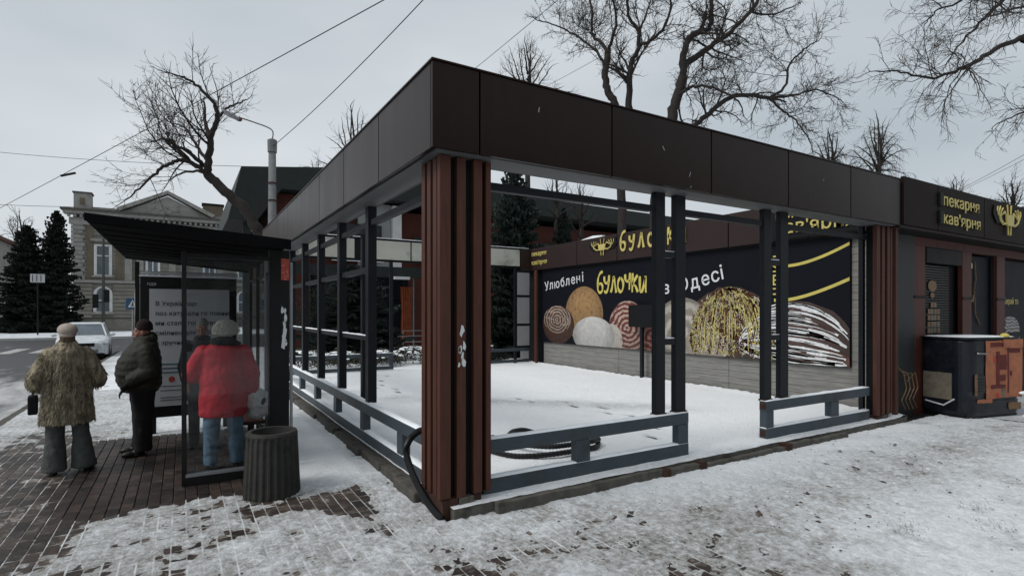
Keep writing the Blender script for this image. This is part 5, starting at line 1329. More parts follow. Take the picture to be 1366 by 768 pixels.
def tree(name, label, group, D, traces, seed, barkm='bark', **k):
    """traces: limbs drawn in the tree's own upright plane (picture-plane points, depth offset at their end), all at distance D"""
    limbs = []; lm = MB(); tw = MB(); rnd = random.Random(seed)
    for (pts, r0, r1, own, dd) in traces:
        n = len(pts); limbs.append(([at(px, py, D + dd[0] + (dd[1] - dd[0]) * i / max(1, n - 1)) for i, (px, py) in enumerate(pts)], r0, r1, own))
    base = limbs[0][0][0].copy()
    e = empty(name, (base.x, base.y, -.05), label, 'tree', group)
    limbs[0][0].insert(0, Vector((base.x, base.y, -.05))) if base.z > 0 else None
    grow(limbs, lm, tw, seed, **k)
    lm.build('trunk', barkm, e, smooth=True); tw.build('crown', barkm if barkm != 'bark' else 'bark2', e, smooth=False)
    return e
G1 = 'bare trees behind the pavilion'
tree('bare_tree', 'bare leaning tree rising over the shelter roof beside the street lamp', G1, 20, [
    ([(352, 400), (350, 330), (343, 305), (331, 284), (310, 264), (290, 246), (277, 233)], .24, .16, 0, (0, 0)),
    ([(277, 233), (278, 219), (281, 195), (282, 178), (290, 158), (287, 141), (273, 124), (253, 107), (240, 102)], .15, .03, .9, (0, -1.2)),
    ([(290, 158), (300, 147), (310, 141), (322, 136), (330, 133)], .06, .02, .5, (0, 1.5)),
    ([(281, 190), (275, 170), (273, 152)], .10, .05, .5, (0, .4)),
    ([(277, 233), (262, 222), (247, 214), (233, 216), (215, 225), (200, 238), (185, 252), (172, 264)], .11, .02, 1.2, (0, -1.8)),
    ([(275, 212), (262, 195), (255, 180), (246, 170), (228, 164)], .07, .02, 1.3, (0, 1.6)),
    ([(272, 222), (255, 205), (240, 197)], .09, .05, .8, (0, -.8)),
    ([(272, 228), (245, 230), (226, 240)], .06, .02, 1.0, (0, .8)),
    ([(262, 224), (240, 200), (222, 186), (200, 190)], .05, .02, 1.2, (0, -2.2)),
    ], 3, lenf=.80, dens=.95, curl=.20)
T3 = [
    ([(868, 420), (872, 330), (880, 230), (888, 185), (896, 156), (903, 131), (911, 103)], .24, .17, 0, (0, 0)),
    ([(911, 103), (912, 72), (920, 50), (934, 42), (947, 36), (949, 15), (948, -20), (940, -60)], .14, .05, .9, (0, -1.0)),
    ([(912, 89), (930, 74), (948, 62), (973, 44), (1000, 16), (1020, -12), (1040, -50)], .13, .05, .9, (0, 1.2)),
    ([(903, 130), (915, 120), (932, 115), (957, 119), (985, 135)], .08, .03, 1.0, (0, -1.6)),
    ([(893, 190), (910, 178), (929, 166), (951, 147), (973, 131), (1000, 127), (1025, 131)], .12, .07, .8, (0, 1.0)),
    ([(1025, 131), (1047, 117), (1051, 91), (1063, 74), (1078, 62), (1092, 55)], .06, .02, 1.2, (1.0, 2.0)),
    ([(1025, 131), (1045, 148), (1065, 165), (1082, 192)], .05, .02, 1.2, (1.0, .2)),
    ([(1025, 131), (1060, 127), (1090, 120), (1122, 134)], .055, .02, 1.2, (1.0, 2.6)),
    ([(920, 50), (940, 60), (965, 72), (990, 80)], .05, .02, 1.2, (0, 2)),
    ([(1000, 16), (1030, 20), (1060, 8)], .05, .02, 1.2, (1, 2)),
    ]
tree('bare_tree', 'large bare tree with a forked black trunk over the middle of the front fascia', G1, 20, T3, 5, lenf=.72, dens=1.3, curl=.42, upb=.05)
tree('bare_tree', 'bare tree with two upright wavy trunks left of the forked black tree', G1, 21, [
    ([(832, 420), (830, 330), (828, 250), (829, 200), (826, 160), (819, 137), (811, 121), (807, 103), (809, 82), (811, 69)], .20, .12, 0, (0, 0)),
    ([(829, 205), (836, 170), (839, 140), (840, 109), (842, 88), (851, 64), (851, 40), (838, 20), (838, -20)], .17, .04, .8, (0, -.8)),
    ([(811, 69), (800, 55), (790, 45), (789, 20), (785, -25)], .08, .03, 1.1, (0, 1.2)),
    ([(811, 69), (817, 50), (823, 25), (812, -25)], .08, .03, 1.0, (0, -.8)),
    ([(806, 85), (795, 68), (772, 50), (742, 35), (716, 27)], .06, .02, 1.2, (0, 1.6)),
    ([(851, 62), (870, 52), (886, 36), (895, 8), (893, -25)], .07, .03, 1.1, (-.4, -2.0)),
    ([(840, 95), (828, 72), (822, 60)], .05, .02, 1.0, (-.4, .6)),
    ([(851, 45), (862, 20), (872, -15)], .05, .02, 1.0, (-.4, .6)),
    ], 8, lenf=.68, dens=1.3, curl=.40, upb=.12)
tree('bare_tree', 'bare tree reaching in from the right edge over the kiosk', G1, 12.5, [
    ([(1560, 430), (1545, 300), (1520, 180), (1470, 90), (1420, 58), (1366, 51)], .26, .10, 0, (4, 0)),
    ([(1366, 51), (1328, 66), (1292, 87), (1270, 98), (1237, 104), (1204, 97), (1168, 95)], .062, .012, 1.5, (0, -.8)),
    ([(1500, 120), (1430, -10), (1385, -40), (1339, 0), (1313, 25), (1284, 55), (1262, 86)], .09, .010, 1.1, (3, .5)),
    ([(1385, -40), (1330, -20), (1277, 4), (1248, 16), (1233, 33)], .05, .010, 1.4, (1, 1.2)),
    ([(1490, 110), (1450, 130), (1410, 140), (1366, 150), (1330, 165)], .06, .012, 1.2, (3, .2)),
    ([(1450, 75), (1400, 20), (1366, 10), (1320, 22)], .05, .012, 1.3, (1, -1)),
    ([(1292, 87), (1270, 120), (1255, 140)], .018, .008, 1.5, (-.2, .4)),
    ], 12, lenf=.46, dens=1.5, curl=.42, upb=.0, rtw=.0055, droop=.25)
def round_tree(label, px, base_py, top_py, halfw, D, seed, ups=7, weep=0, nm='bare_tree', grp='small bare trees far behind', dens=.85, rtw=.012):
    tr = [([(px, 424), (px + 1, (base_py + 424) / 2), (px, base_py)], D * .006, D * .0045, 0, (0, 0))]; rnd = random.Random(seed)
    tr.append(([(px, base_py + 3), (px + halfw * .08, base_py * .55 + top_py * .45), (px - halfw * .05, top_py + 6)], D * .0042, D * .0008, 1, (0, 0)))
    for k in range(ups):
        t = (k + .5) / ups * 2 - 1; h0 = rnd.uniform(.0, .55); x1 = px + halfw * t * rnd.uniform(.75, 1.0); y1 = top_py + (.12 + abs(t) ** 1.6 * .75) * (base_py - top_py) * rnd.uniform(.75, 1.1)
        y0 = base_py - h0 * (base_py - top_py) * (1 - abs(t) * .6)
        tr.append(([(px + rnd.uniform(-1, 1), y0), (px + halfw * t * .45 + rnd.uniform(-3, 3), (y0 + y1) / 2 - 3 + rnd.uniform(-3, 3)), (x1, y1)], D * .0020, D * .0006, 1, (0, rnd.uniform(-2, 2))))
    return tree(nm, label, grp, D, tr, seed, 'bark2', rtw=rtw * .8, maxd=3, dens=dens * 1.15, lenf=.014 * D, curl=.38, upb=.15 if not weep else -.3, droop=.7 * weep, minlen=.8)
round_tree('rounded bare treetop behind the front fascia near the overhead wire', 703, 150, 50, 62, 34, 21, 14)
round_tree('bare weeping treetop at the right above the fascia', 1172, 250, 150, 44, 42, 22, 13, weep=1)
round_tree('second bare treetop left of the weeping one above the fascia', 1108, 245, 172, 46, 44, 23, 12, weep=1)
round_tree('upright bare treetop with vertical shoots behind the left fascia', 470, 260, 135, 50, 36, 24, 13, dens=.35)
round_tree('low bare treetop above the left fascia end', 418, 260, 218, 18, 36, 25, 5)
round_tree('hazy bare treetop behind the spruces at the left edge', 28, 380, 282, 48, 70, 26, 10, dens=.3, rtw=.03)
round_tree('small bare treetop above the kiosk sign', 1272, 290, 238, 26, 44, 27, 6)
round_tree('bare treetop over the kiosk emblem at the right edge', 1350, 290, 240, 30, 40, 28, 7)
round_tree('bare tree seen through the pavilion front opening', 742, 300, 225, 30, 23, 29, 6, dens=.8, rtw=.009)
round_tree('bare tree behind the inner fascia between the front posts', 775, 320, 240, 26, 25, 31, 6, dens=.8, rtw=.009)

def spruce(label, px, D, top_py, halfpx, seed, m='needle', grp='dark spruces', dens=1.0, zb=.4, pw=.6):
    rnd = random.Random(seed); b = at(px, 416, D); H = 1.75 + (416 - top_py) / 728 * D; rm = halfpx / 728 * D
    e = empty('spruce_tree', (b.x, b.y, 0), label, 'tree', grp)
    MB().tube([(b.x, b.y, -.1), (b.x, b.y, H * .97)], [H * .018, .02], 7).build('trunk', 'bark', e)
    cr_ = MB(); nbr = int(230 * dens)
    for ib in range(nbr):
        t = (ib + rnd.random()) / nbr; t = t ** 1.15; z = zb + (H - zb) * t; rr = rm * (1 - t) ** pw * rnd.uniform(.72, 1.15) * (1 + .12 * math.sin(z * 9 / H * PI)) + .04
        a = ib * 2.39996 + rnd.uniform(-.4, .4); L_ = rr; d = Vector((math.cos(a), math.sin(a), 0)); sd_ = Vector((-d.y, d.x, 0)); dro = rnd.uniform(.15, .5)
        ns2 = max(4, int(L_ / (H * .012)))
        for j in range(ns2):
            s_ = (j + rnd.random()) / ns2; p = Vector((b.x, b.y, z)) + d * L_ * s_ + Vector((0, 0, -dro * L_ * s_ + .30 * L_ * s_ * s_))
            wd = .26 * L_ * (1.05 - s_ * .85) + H * .008
            for q in (-1, 1):
                for u_ in range(3):
                    ee = p + sd_ * q * wd * rnd.uniform(.3, 1.1) + d * rnd.uniform(-.05, .22) * L_ * .5 + Vector((0, 0, rnd.uniform(-.9, .25) * H * .022))
                    hw = H * .0075 * rnd.uniform(.6, 1.4)
                    cr_.add([p + d * hw, p - d * hw, ee - d * hw * .5 + Vector((0, 0, -hw)), ee + d * hw * .3 + Vector((0, 0, hw * .5))], [(0, 1, 2, 3)])
    cr_.build('crown', m, e); return e
spruce('tall blue spruce behind the pavilion seen through the front opening', 686, 22, 205, 68, 41, grp='spruces behind the pavilion', dens=1.5, pw=.75)
spruce('shorter dark spruce beside the tall one behind the pavilion', 752, 23, 278, 46, 42, grp='spruces behind the pavilion', dens=1.3, pw=.75)
spruce('dark spruce seen through the left posts of the pavilion', 470, 19.5, 352, 70, 43, grp='spruces behind the pavilion', dens=1.0)
spruce('taller dark spruce in front of the old building, right of the pair', 76, 47, 281, 30, 44, 'needle_far', 'spruces across the street', dens=1.5, zb=.3, pw=.48)
spruce('shorter dark spruce left of its pair across the street', 36, 46, 300, 36, 45, 'needle_far', 'spruces across the street', dens=1.5, zb=.3, pw=.48)

def bush(label, c, r_, seed, n=1500, m='bush', snow=True, grp='bushes behind the pavilion'):
    rnd = random.Random(seed); b = MB(); e = empty('bush', (c[0], c[1], 0), label, 'bush', grp)
    for k in range(n):
        a = rnd.uniform(0, 2 * PI); el = rnd.uniform(-.2, PI / 2); q = rnd.uniform(.6, 1.05) * (1 + .2 * math.sin(3 * a + seed))
        p = Vector((c[0] + r_[0] * q * math.cos(a) * math.cos(el), c[1] + r_[1] * q * math.sin(a) * math.cos(el), c[2] + r_[2] * q * math.sin(el)))
        s_ = rnd.uniform(.02, .05); v = Vector((rnd.gauss(0, 1), rnd.gauss(0, 1), rnd.gauss(0, 1))).normalized(); u_ = v.cross(Vector((rnd.gauss(0, 1), 1, 0))).normalized()
        b.add([p, p + v * s_ + u_ * s_ * .4, p + v * s_ * 2, p + v * s_ - u_ * s_ * .4], [(0, 1, 2, 3)])
    b.build('foliage', m, e)
    if snow:
        s2_ = MB()
        for k in range(int(n * .06)):
            a = rnd.uniform(0, 2 * PI); q = rnd.uniform(0, .9); s_ = rnd.uniform(.03, .09)
            p = Vector((c[0] + r_[0] * q * math.cos(a), c[1] + r_[1] * q * math.sin(a), c[2] + r_[2] * math.sqrt(max(.02, 1 - q * q)) * 1.02))
            s2_.ell(p, (s_, s_, s_ * .35), seg=6, ring=4)
        s2_.build('snow_cover', 'snowcap', e, kind='stuff')
for i, (x, y, w_, h_) in enumerate(((1.2, 13.1, .8, .42), (2.5, 13.2, .75, .36), (3.7, 13.0, .75, .36), (4.9, 13.4, .8, .42), (6.1, 13.5, .7, .5), (7.3, 13.3, .7, .6))):
    bush(['leftmost low snowy bush behind the pavilion', 'second low snowy bush from the left behind the pavilion', 'third low snowy bush from the left behind the pavilion', 'fourth low snowy bush, below the orange curtain', 'fifth low snowy bush behind the pavilion', 'snowy bush behind the right back post'][i], (x, y, .15), (w_, .5, h_), 60 + i)

# ------------------------------------------------------------------ restaurant behind the pavilion
rs = empty('restaurant', (11, 22, 0), 'long red brick restaurant with a dark overhanging roof behind the pavilion', 'building')
bx('wall', 'brickwall', rs, 1.9, 34, 22.0, 34, -.15, 6.7)
MB().prism([(.34, 7.75), (-.15, 5.55), (.9, 5.5), (1.9, 7.0), (34.5, 7.15), (34.5, 7.85), (3.6, 8.15)], 'y', 20.9, 34.5).build('roof', 'darkroof', rs, bevel=.02)
# small porch wall under the flared gable
bx('gable_post', 'darkroof', rs, .45, .75, 21.4, 21.7, -.15, 6.2)
bx('brick_pier', 'brickwall', rs, 1.6, 3.2, 21.6, 21.99, -.15, 6.95)
# pale metal slope with streaks of snow
pr = MB(); pr.prism([(22.5, 7.9), (32, 10.2), (32, 10.3), (22.5, 8.02)], 'x', 13.2, 31); pr.build('metal_roof', 'palerf', rs)
for k in range(18):
    MB().prism([(22.55, 8.03), (31.9, 10.27), (31.9, 10.33), (22.55, 8.09)], 'x', 13.4 + k * 1.0, 13.46 + k * 1.0).build('roof_seam', 'palerf', rs)
for (x0, x1, y0) in ((13.6, 18.6, 22.8), (14.2, 19.5, 23.9), (20, 26, 23.2)):
    pr = MB(); zz = 8.03 + (y0 - 22.5) * .2368; pr.prism([(y0, zz), (y0 + .55, zz + .13), (y0 + .55, zz + .19), (y0, zz + .07)], 'x', x0, x1); pr.build('snow_streak', 'snowcap', rs)
bx('white_pier', 'white', rs, 7.0, 7.45, 21.55, 21.99, 3.7, 6.9)
bx('pale_wall', 'frost', rs, 5.4, 6.98, 21.8, 21.99, 3.7, 6.95)
def window_r(x0, x1, z0, z1, y=21.9):
    f = bx('window', 'darkroof', rs, x0, x1, y - .06, y + .05, z0, z1); bx('pane', 'glassdark', f, x0 + .07, x1 - .07, y - .075, y - .062, z0 + .07, z1 - .07)
    bx('sill', 'snowcap', f, x0 - .05, x1 + .05, y - .2, y - .065, z0 - .07, z0 - .01)
    bx('mullion', 'darkroof', f, (x0 + x1) / 2 - .03, (x0 + x1) / 2 + .03, y - .095, y - .076, z0, z1)
window_r(4.2, 6.5, 4.2, 5.9, 21.75); window_r(8.2, 9.5, 4.3, 5.5)
for x in (11, 13.4, 15.8, 18.2, 20.6): window_r(x, x + 1.4, 4.3, 5.7)
# ground floor: dark glazing with mullions, terrace beam, orange curtain
bx('glazing', 'glassdark', rs, 1.95, 7.9, 21.86, 21.99, .3, 3.5)
for k in range(9): bx('glazing_bar', 'black', rs, 2.0 + k * .7, 2.08 + k * .7, 21.78, 21.85, .3, 3.5)
for z in (.9, 2.4, 3.4): bx('glazing_bar', 'black', rs, 1.95, 7.9, 21.79, 21.855, z, z + .07)
bx('terrace_beam', 'darkroof', rs, 1.0, 12.0, 19.4, 19.8, 3.3, 3.75)
for x in (1.2, 4.2, 10.4): bx('terrace_post', 'darkroof', rs, x, x + .16, 19.5, 19.66, -.15, 3.3)
bx('terrace_lamp', 'white', rs, 6.3, 7.0, 19.2, 19.38, 3.20, 3.32)
cu_ = MB(); vs = []; fs = []
for k in range(25):
    x = 6.72 + .58 * k / 24; y = 19.7 + .05 * math.sin(k * 1.3)
    for z in (.35, 1.6, 1.75, 2.9): vs.append((x + (.10 if z in (1.6, 1.75) else 0) * (.5 - k / 24), y, z))
for k in range(24):
    for j in range(3): fs.append((k * 4 + j, k * 4 + 4 + j, k * 4 + 5 + j, k * 4 + 1 + j))
cu_.add(vs, fs); cu_.build('curtain', mat('orange_curtain', (.22, .055, .02), .8, .3, 5), rs, smooth=True)
bx('curtain_pole', 'alu', rs, 7.32, 7.37, 19.66, 19.71, .2, 3.3)
# evergreen hedge backdrop, clipped, seen dark between the posts
for i, (x, y, w_, h_) in enumerate(((1.1, 16.6, .9, 1.5), (2.7, 16.9, 1.0, 1.6), (4.4, 17.0, 1.0, 1.55), (8.6, 16.6, .9, 1.4))):
    bush(['tall dark evergreen shrub behind the left back post', 'tall dark evergreen shrub, second from the left behind the pavilion', 'tall dark evergreen shrub beside the orange curtain', 'tall dark evergreen shrub behind the back right opening'][i], (x, y, 1.4), (w_, .6, h_), 80 + i, 3400, 'needle', False, 'tall evergreen shrubs behind the pavilion')
fn = empty('low_fence', (8.5, 18.2, 0), 'low pale rail fence in front of the restaurant terrace', 'fence')
for k in range(9): bx('fence_post', 'alu', fn, 5.4 + k * .9, 5.44 + k * .9, 18.2, 18.24, 0, .95)
for z in (.45, .70, .93): bx('fence_rail', 'alu', fn, 5.4, 12.65, 18.245, 18.275, z, z + .035)

# ------------------------------------------------------------------ old classical building across the street
ob = empty('old_building', (-3, 66, 0), 'old pale classical building with a pediment and arched windows across the street', 'building')
def ox(nm, m, x0, x1, y0, y1, z0, z1, **k): return bx(nm, m, ob, x0, x1, y0, y1, z0, z1, **k)
ox('wall', 'plaster', -11.2, 26, 66.0, 84, 0, 11.6)
for k in range(24): ox('stone_course', 'plaster', -11.18, 26, 65.93, 65.998, 1.13 + k * .385, 1.13 + k * .385 + .32)
ox('plinth', 'concrete', -11.4, 26, 65.7, 65.99, 0, 1.1)
# rusticated ground floor bands
for k in range(9):
    z = 1.12 + k * .40
    ox('stone_band', 'plaster', -11.32, -9.62, 65.82, 65.995, z, z + .34)
    ox('stone_band', 'plaster', -7.9, -5.6, 65.84, 65.995, z, z + .34)
    for j in range(6): ox('stone_band', 'plaster', -3.9 + j * 4.4, -1.6 + j * 4.4, 65.84, 65.995, z, z + .34)
ox('string_course', 'greyplaster', -11.5, 26, 65.6, 65.99, 4.75, 5.0)
for k in range(14):
    z = 5.05 + k * .42; ox('quoin', 'greyplaster', -11.34, -10.25 - (.15 if k % 2 else 0), 65.8, 65.995, z, z + .37)
for x in (-10.1, -7.7): ox('ochre_strip', 'ochre', x, x + .55, 65.88, 65.995, 5.0, 10.6)
for x in (-6.9, -5.9, -3.0, -1.9, 1.6, 5.2, 8.8, 12.4): ox('pilaster', 'greyplaster', x, x + .62, 65.72, 65.995, 5.02, 10.6); ox('capital', 'white', x - .1, x + .72, 65.66, 65.99, 10.2, 10.6) if False else ox('capital', 'greyplaster', x - .1, x + .72, 65.62, 65.715, 10.2, 10.58)
def awin(x0, x1, z0, z1, arch):
    f = MB(); n = 10; xm = (x0 + x1) / 2; r_ = (x1 - x0) / 2
    pts = [(x0, z0), (x1, z0), (x1, z1)] + ([(xm + r_ * math.cos(PI * k / n), z1 + r_ * math.sin(PI * k / n)) for k in range(1, n)] if arch else []) + [(x0, z1)]
    f.prism(pts, 'y', 65.86, 65.99); wf = f.build('window', 'white', ob)
    p2 = [(xm + (a - xm) * .66, z0 + .12 + (b - z0) * .90) for a, b in pts]; MB().prism(p2, 'y', 65.83, 65.855).build('pane', 'glassgrey', wf)
    bx('mullion', 'white', wf, xm - .05, xm + .05, 65.79, 65.828, z0 + .1, z1 + .05); bx('mullion', 'white', wf, x0 + .1, x1 - .1, 65.79, 65.827, z0 + (z1 - z0) * .62, z0 + (z1 - z0) * .62 + .1)
    bx('sill', 'greyplaster', wf, x0 - .15, x1 + .15, 65.6, 65.82, z0 - .18, z0 - .01)
awin(-9.55, -7.95, 1.7, 3.6, True); awin(-9.5, -8.0, 5.5, 8.7, False); ox('window_hood', 'greyplaster', -9.75, -7.75, 65.6, 65.99, 9.0, 9.25)
for x in (-5.1, -1.0 + 1.2, 3.6, 7.2, 10.8, 14.4, 18): awin(x, x + 1.3, 5.6, 8.6, False); awin(x, x + 1.3, 1.7, 3.5, True)
# entablature, cornice, attic and pediment
ox('frieze', 'greyplaster', -11.5, 26, 65.75, 65.99, 10.62, 11.3)
ox('cornice', 'greyplaster', -11.9, 26, 65.2, 66.5, 11.62, 11.95); ox('cornice', 'concrete', -12.1, 26, 65.0, 66.5, 11.96, 12.15)
for k in range(46): ox('dentil', 'greyplaster', -11.6 + k * .5, -11.36 + k * .5, 65.4, 65.74, 11.32, 11.58)
ox('attic', 'greyplaster', -11.0, 26, 65.9, 68, 12.16, 12.5)
ab = ox('attic_block', 'greyplaster', -11.1, -9.7, 65.6, 67, 12.16, 13.75); bx('block_relief', 'ochre', ab, -10.6, -10.2, 65.56, 65.59, 12.6, 13.3); bx('block_cap', 'concrete', ab, -11.2, -9.6, 65.5, 67.1, 13.76, 13.9)
MB().prism([(-7.2, 12.2), (1.0, 12.2), (-3.1, 14.25)], 'y', 65.75, 66.6).build('pediment', 'greyplaster', ob)
for a, b in (((-7.6, 12.55), (-3.1, 14.8)), ((1.4, 12.55), (-3.1, 14.8))):
    pr = MB(); dx = b[0] - a[0]; dz = b[1] - a[1]; pr.prism([a, b, (b[0], b[1] - .32), (a[0] + .3 * (1 if dx > 0 else -1), a[1] - .3)] if dx > 0 else [b, a, (a[0] - .3, a[1] - .3), (b[0], b[1] - .32)], 'y', 65.3, 66.7); pr.build('raking_cornice', 'greyplaster', ob)
    for k in range(1, 12):
        t = k / 12.5; x = a[0] + dx * t; z = a[1] + dz * t - .46; bx('dentil', 'concrete', ob, x - .1, x + .1, 65.5, 65.74, z, z + .16)
ox('chimney', 'ochre', .3, 2.4, 69, 70, 12, 14.2); ox('chimney_cap', 'black', .2, 2.5, 68.9, 70.1, 14.21, 14.45)
ox('chimney', 'greyplaster', -4.2, -3.6, 68.5, 69.2, 12, 15.1) if False else None
MB().prism([(66.8, 12.2), (84.2, 12.2), (76, 15.0)], 'x', -10.8, 26).build('roof', 'tile', ob) if False else MB().prism([(67.0, 12.2), (84.2, 12.2), (76, 13.6)], 'x', -10.8, 26).build('roof', 'tile', ob)
# another block beyond the spruces, far left, and a row behind everything to close the street
b2 = empty('pale_building', (-36, 80, 0), 'pale three storey building beyond the spruces at the left edge', 'building')
bx('wall', 'greyplaster', b2, -52, -20.2, 80, 96, 0, 10.2); bx('roof', 'tile', b2, -52.4, -19.8, 79.6, 96.4, 10.21, 10.6)
for r_ in range(3):
    for c_ in range(12):
        f = bx('window', 'white', b2, -23.2 - c_ * 2.5, -22.0 - c_ * 2.5, 79.9, 79.99, 1.4 + r_ * 3.1, 3.2 + r_ * 3.1); bx('pane', 'glassgrey', f, -23.1 - c_ * 2.5, -22.1 - c_ * 2.5, 79.86, 79.895, 1.5 + r_ * 3.1, 3.1 + r_ * 3.1)
hd = MB()
rnd = random.Random(5)
hg = empty('street_hedge', (-18, 57, 0), 'low dark hedge wall across the street under the spruces', 'hedge')
bx('low_wall', 'plaster', hg, -60, -4.0, 57.0, 57.3, 0, 1.15); bx('wall_cap', 'concrete', hg, -60, -3.9, 56.95, 57.35, 1.151, 1.25)

# ------------------------------------------------------------------ street furniture
lp = empty('street_lamp', (.95, 16.5, 0), 'concrete street lamp post with a thin curved arm reaching left over the shelter', 'street lamp')
MB().tube([(.95, 16.5, -.1), (.95, 16.5, 7.35)], [.17, .12], 12).build('pole', 'poleconc', lp, smooth=True)
MB().rings([(.95, 16.5, 7.30, .15, .15), (.95, 16.5, 7.72, .16, .16), (.95, 16.5, 7.76, .10, .10)], 12).build('pole_cap', 'poleconc', lp)
arm = smooth_path([(.95, 16.5, 7.75), tuple(at(364, 176, 18.95)), tuple(at(357, 170, 18.8)), tuple(at(338, 163, 18.2)), tuple(at(320, 157, 17.7))], 5)
MB().tube(arm, .022, 6).build('arm', 'poleconc', lp)
hd_ = MB(); HP = at(309, 154, 17.4); hd_.ell(HP, (.36, .10, .06), (0, R(10), R(38)), 14, 8); h_ = hd_.build('lamp_head', 'alu', lp, smooth=True)
MB().ell((HP.x - .07, HP.y - .05, HP.z - .03), (.20, .07, .045), (0, R(10), R(38)), 12, 8).build('lamp_glass', 'frost', h_, smooth=True)
MB().ell((HP.x + .22, HP.y + .17, HP.z - .03), (.12, .08, .07), (0, 0, R(38)), 10, 8).build('lamp_socket', mat('rusty_socket', (.10, .045, .03), .8, .3, 20), h_, smooth=True)
for z in (6.2, 5.6): MB().rings([(.95, 16.5, z, .155, .155), (.95, 16.5, z + .05, .155, .155)], 12).build('clamp', 'rust', lp)

def sag(p, q, d, r_, label, m='darkgrey'):
    pts = []; p = Vector(p); q = Vector(q); n = 26
    for k in range(n + 1):
        t = k / n; v = p.lerp(q, t); v.z -= 4 * d * t * (1 - t); pts.append(v)
    mb = MB().tube(pts, r_ * .62, 5); return mb.build('overhead_wire', m, label=label, cat='wire', group='overhead wires')
TP = Vector((.95, 16.5, 7.5))
def ext(a, b, k): return b + (b - a) * k
sag(at(-60, 309, 30), at(600, -48, 11), .05, .019, 'wire rising from the left edge over the old building to the top centre')
sag(TP, at(600, -38, 10), .14, .017, 'wire running from the lamp post up to the top centre of the sky')
sag(at(-60, 197, 34), at(390, 223, 30), .25, .022, 'nearly level wire above the old building')
sag(at(-60, 270, 40), at(100, 276, 45), .05, .028, 'short level wire at the left edge over the spruces')
sag(at(-40, 222 + 66, 26), at(0, 272, 28), .0, .02, 'stub of wire at the left edge below the level wires')
sag(at(8, 272, 40), at(34, 300, 44), .0, .02, 'short slanting wire beside the spruce top')
sag(at(560, 150, 26), at(790, -38, 13), .05, .014, 'wire climbing over the rounded treetop to the top of the picture')
sag(at(690, 135, 30), at(980, -28, 14), .1, .013, 'wire crossing the two wavy trunks to the upper right')
sag(at(1150, 215, 24), at(1345, -60, 12), .1, .010, 'thin wire crossing the branches at the upper right')
sag(at(1270, 258, 24), at(1420, 175, 15), .05, .012, 'upper one of two wires rising at the right edge')
sag(at(1265, 262, 24), at(1420, 184, 15), .05, .010, 'lower one of two wires rising at the right edge')
ins = MB(); p = at(91, 233, 32)
MB().tube([p + Vector((-.35, 0, -.12)), p + Vector((.35, 0, .15))], .07, 6).build('wire_insulator', 'black', label='small dark insulator on the rising wire over the spruces', cat='insulator')

tl = empty('traffic_light_post', (-7.2, 48, 0), 'dark post with traffic signals in front of the arched window', 'traffic light')
q = at(138, 318, 48)
MB().tube([(q.x, q.y, -.1), (q.x, q.y, q.z)], [.14, .09], 8).build('post', mat('weathered_pole', (.06, .058, .055), .8, .2, 5), tl)
tl.location = (q.x, q.y, 0)
for o in list(tl.children): o.data.transform(Matrix.Translation((-7.2 - q.x, 48 - q.y, 0)))
bx('signal_head', 'black', tl, q.x - .75, q.x - .35, q.y - .2, q.y + .1, 2.1, 3.3, bevel=.03); bx('signal_head', 'black', tl, q.x + .05, q.x + .45, q.y - .35, q.y - .15, 2.6, 3.7, bevel=.03)
bx('signal_arm', 'black', tl, q.x - .35, q.x - .1, q.y - .05, q.y + .0, 2.6, 2.68)
cs = empty('crossing_sign', (0, 0, 0), 'blue square pedestrian crossing sign on a thin post beside the poster case', 'road sign')
q = at(177, 405, 26); cs.location = (q.x, q.y, 0)
MB().tube([(q.x, q.y + .04, -.12), (q.x, q.y + .04, q.z + .3)], .035, 8).build('post', 'alu', cs)
bx('sign_plate', 'bluesign', cs, q.x - .27, q.x + .27, q.y - .02, q.y, q.z - .27, q.z + .27, bevel=.01)
MB().prism([(q.x - .19, q.z - .17), (q.x + .19, q.z - .17), (q.x, q.z + .19)], 'y', q.y - .028, q.y - .022).build('triangle', 'whitep', cs)
wk = MB(); Q = lambda a, b: (q.x + a, q.y - .034, q.z + b)
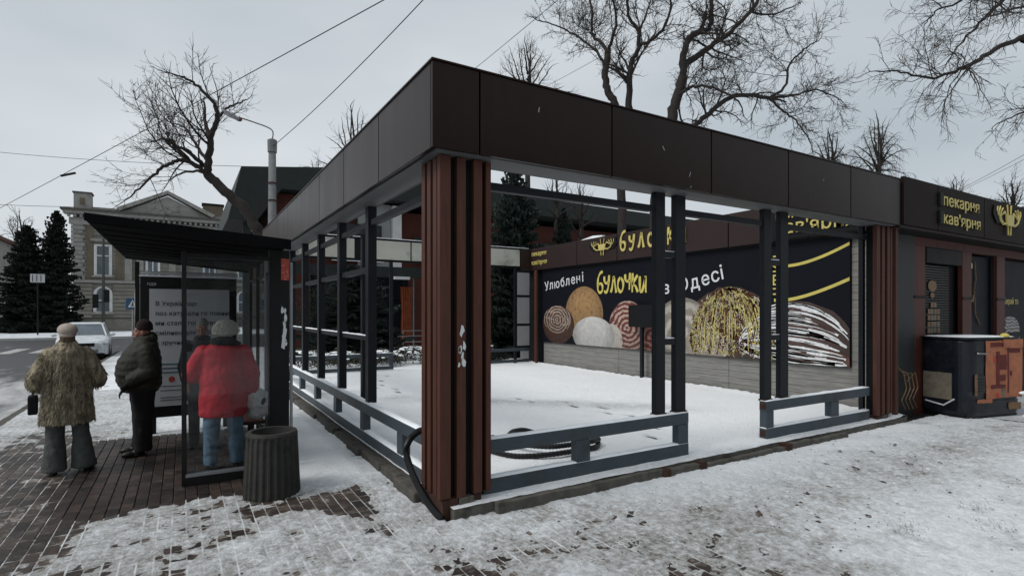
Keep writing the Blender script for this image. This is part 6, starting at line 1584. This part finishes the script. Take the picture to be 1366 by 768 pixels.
wk.tube([Q(.0, .05), Q(-.01, -.05)], .02, 5); wk.tube([Q(-.01, -.05), Q(-.07, -.14)], .014, 5); wk.tube([Q(-.01, -.05), Q(.06, -.14)], .014, 5); wk.tube([Q(.06, .0), Q(-.07, -.02)], .010, 5); wk.ell(Q(.005, .09), (.025, .008, .025)); wk.build('walking_figure', 'ink', cs)
bs = empty('blue_street_sign', (0, 0, 0), 'small blue and white street sign fixed before the old building', 'sign'); q = at(112, 370, 60); bs.location = (q.x, q.y, 0)
MB().tube([(q.x, q.y + .1, 0), (q.x, q.y + .1, q.z + .3)], .06, 6).build('post', 'alu', bs); bx('sign_plate', 'bluesign', bs, q.x - .9, q.x + .9, q.y, q.y + .05, q.z - .3, q.z + .3); bx('sign_band', 'whitep', bs, q.x - .7, q.x + .5, q.y - .02, q.y - .005, q.z - .06, q.z + .08)
ws = empty('white_board', (0, 0, 0), 'small white board with grey bars in front of the dark spruces', 'sign'); q = at(50, 371, 41); ws.location = (q.x, q.y, 0)
MB().tube([(q.x, q.y + .08, -.1), (q.x, q.y + .08, q.z + .3)], .05, 6).build('post', 'black', ws); bx('board', 'postergrey', ws, q.x - .42, q.x + .42, q.y, q.y + .04, q.z - .32, q.z + .32)
for k in range(3): bx('bar', 'steel_dark', ws, q.x - .30 + k * .24, q.x - .26 + k * .24, q.y - .02, q.y - .004, q.z - .26, q.z + .26)

# ------------------------------------------------------------------ added house row out of view, darkening the front faces and their reflections
op = empty('added_shade_house', (20, -24, 0), 'added plain house row out of view, blocking sky light from the pavilion front', 'building')
bx('wall', 'plaster', op, -6, 62, -36, -24, -.15, 10.2); bx('roof', 'tile', op, -6.4, 62.4, -36.4, -23.6, 10.21, 10.9)
for r_ in range(3):
    for c_ in range(20):
        x = -3.5 + c_ * 3.2; f = bx('window', 'white', op, x, x + 1.5, -23.995, -23.93, 1.2 + r_ * 3.1, 3.0 + r_ * 3.1); bx('pane', 'glassdark', f, x + .1, x + 1.4, -23.925, -23.90, 1.3 + r_ * 3.1, 2.9 + r_ * 3.1)
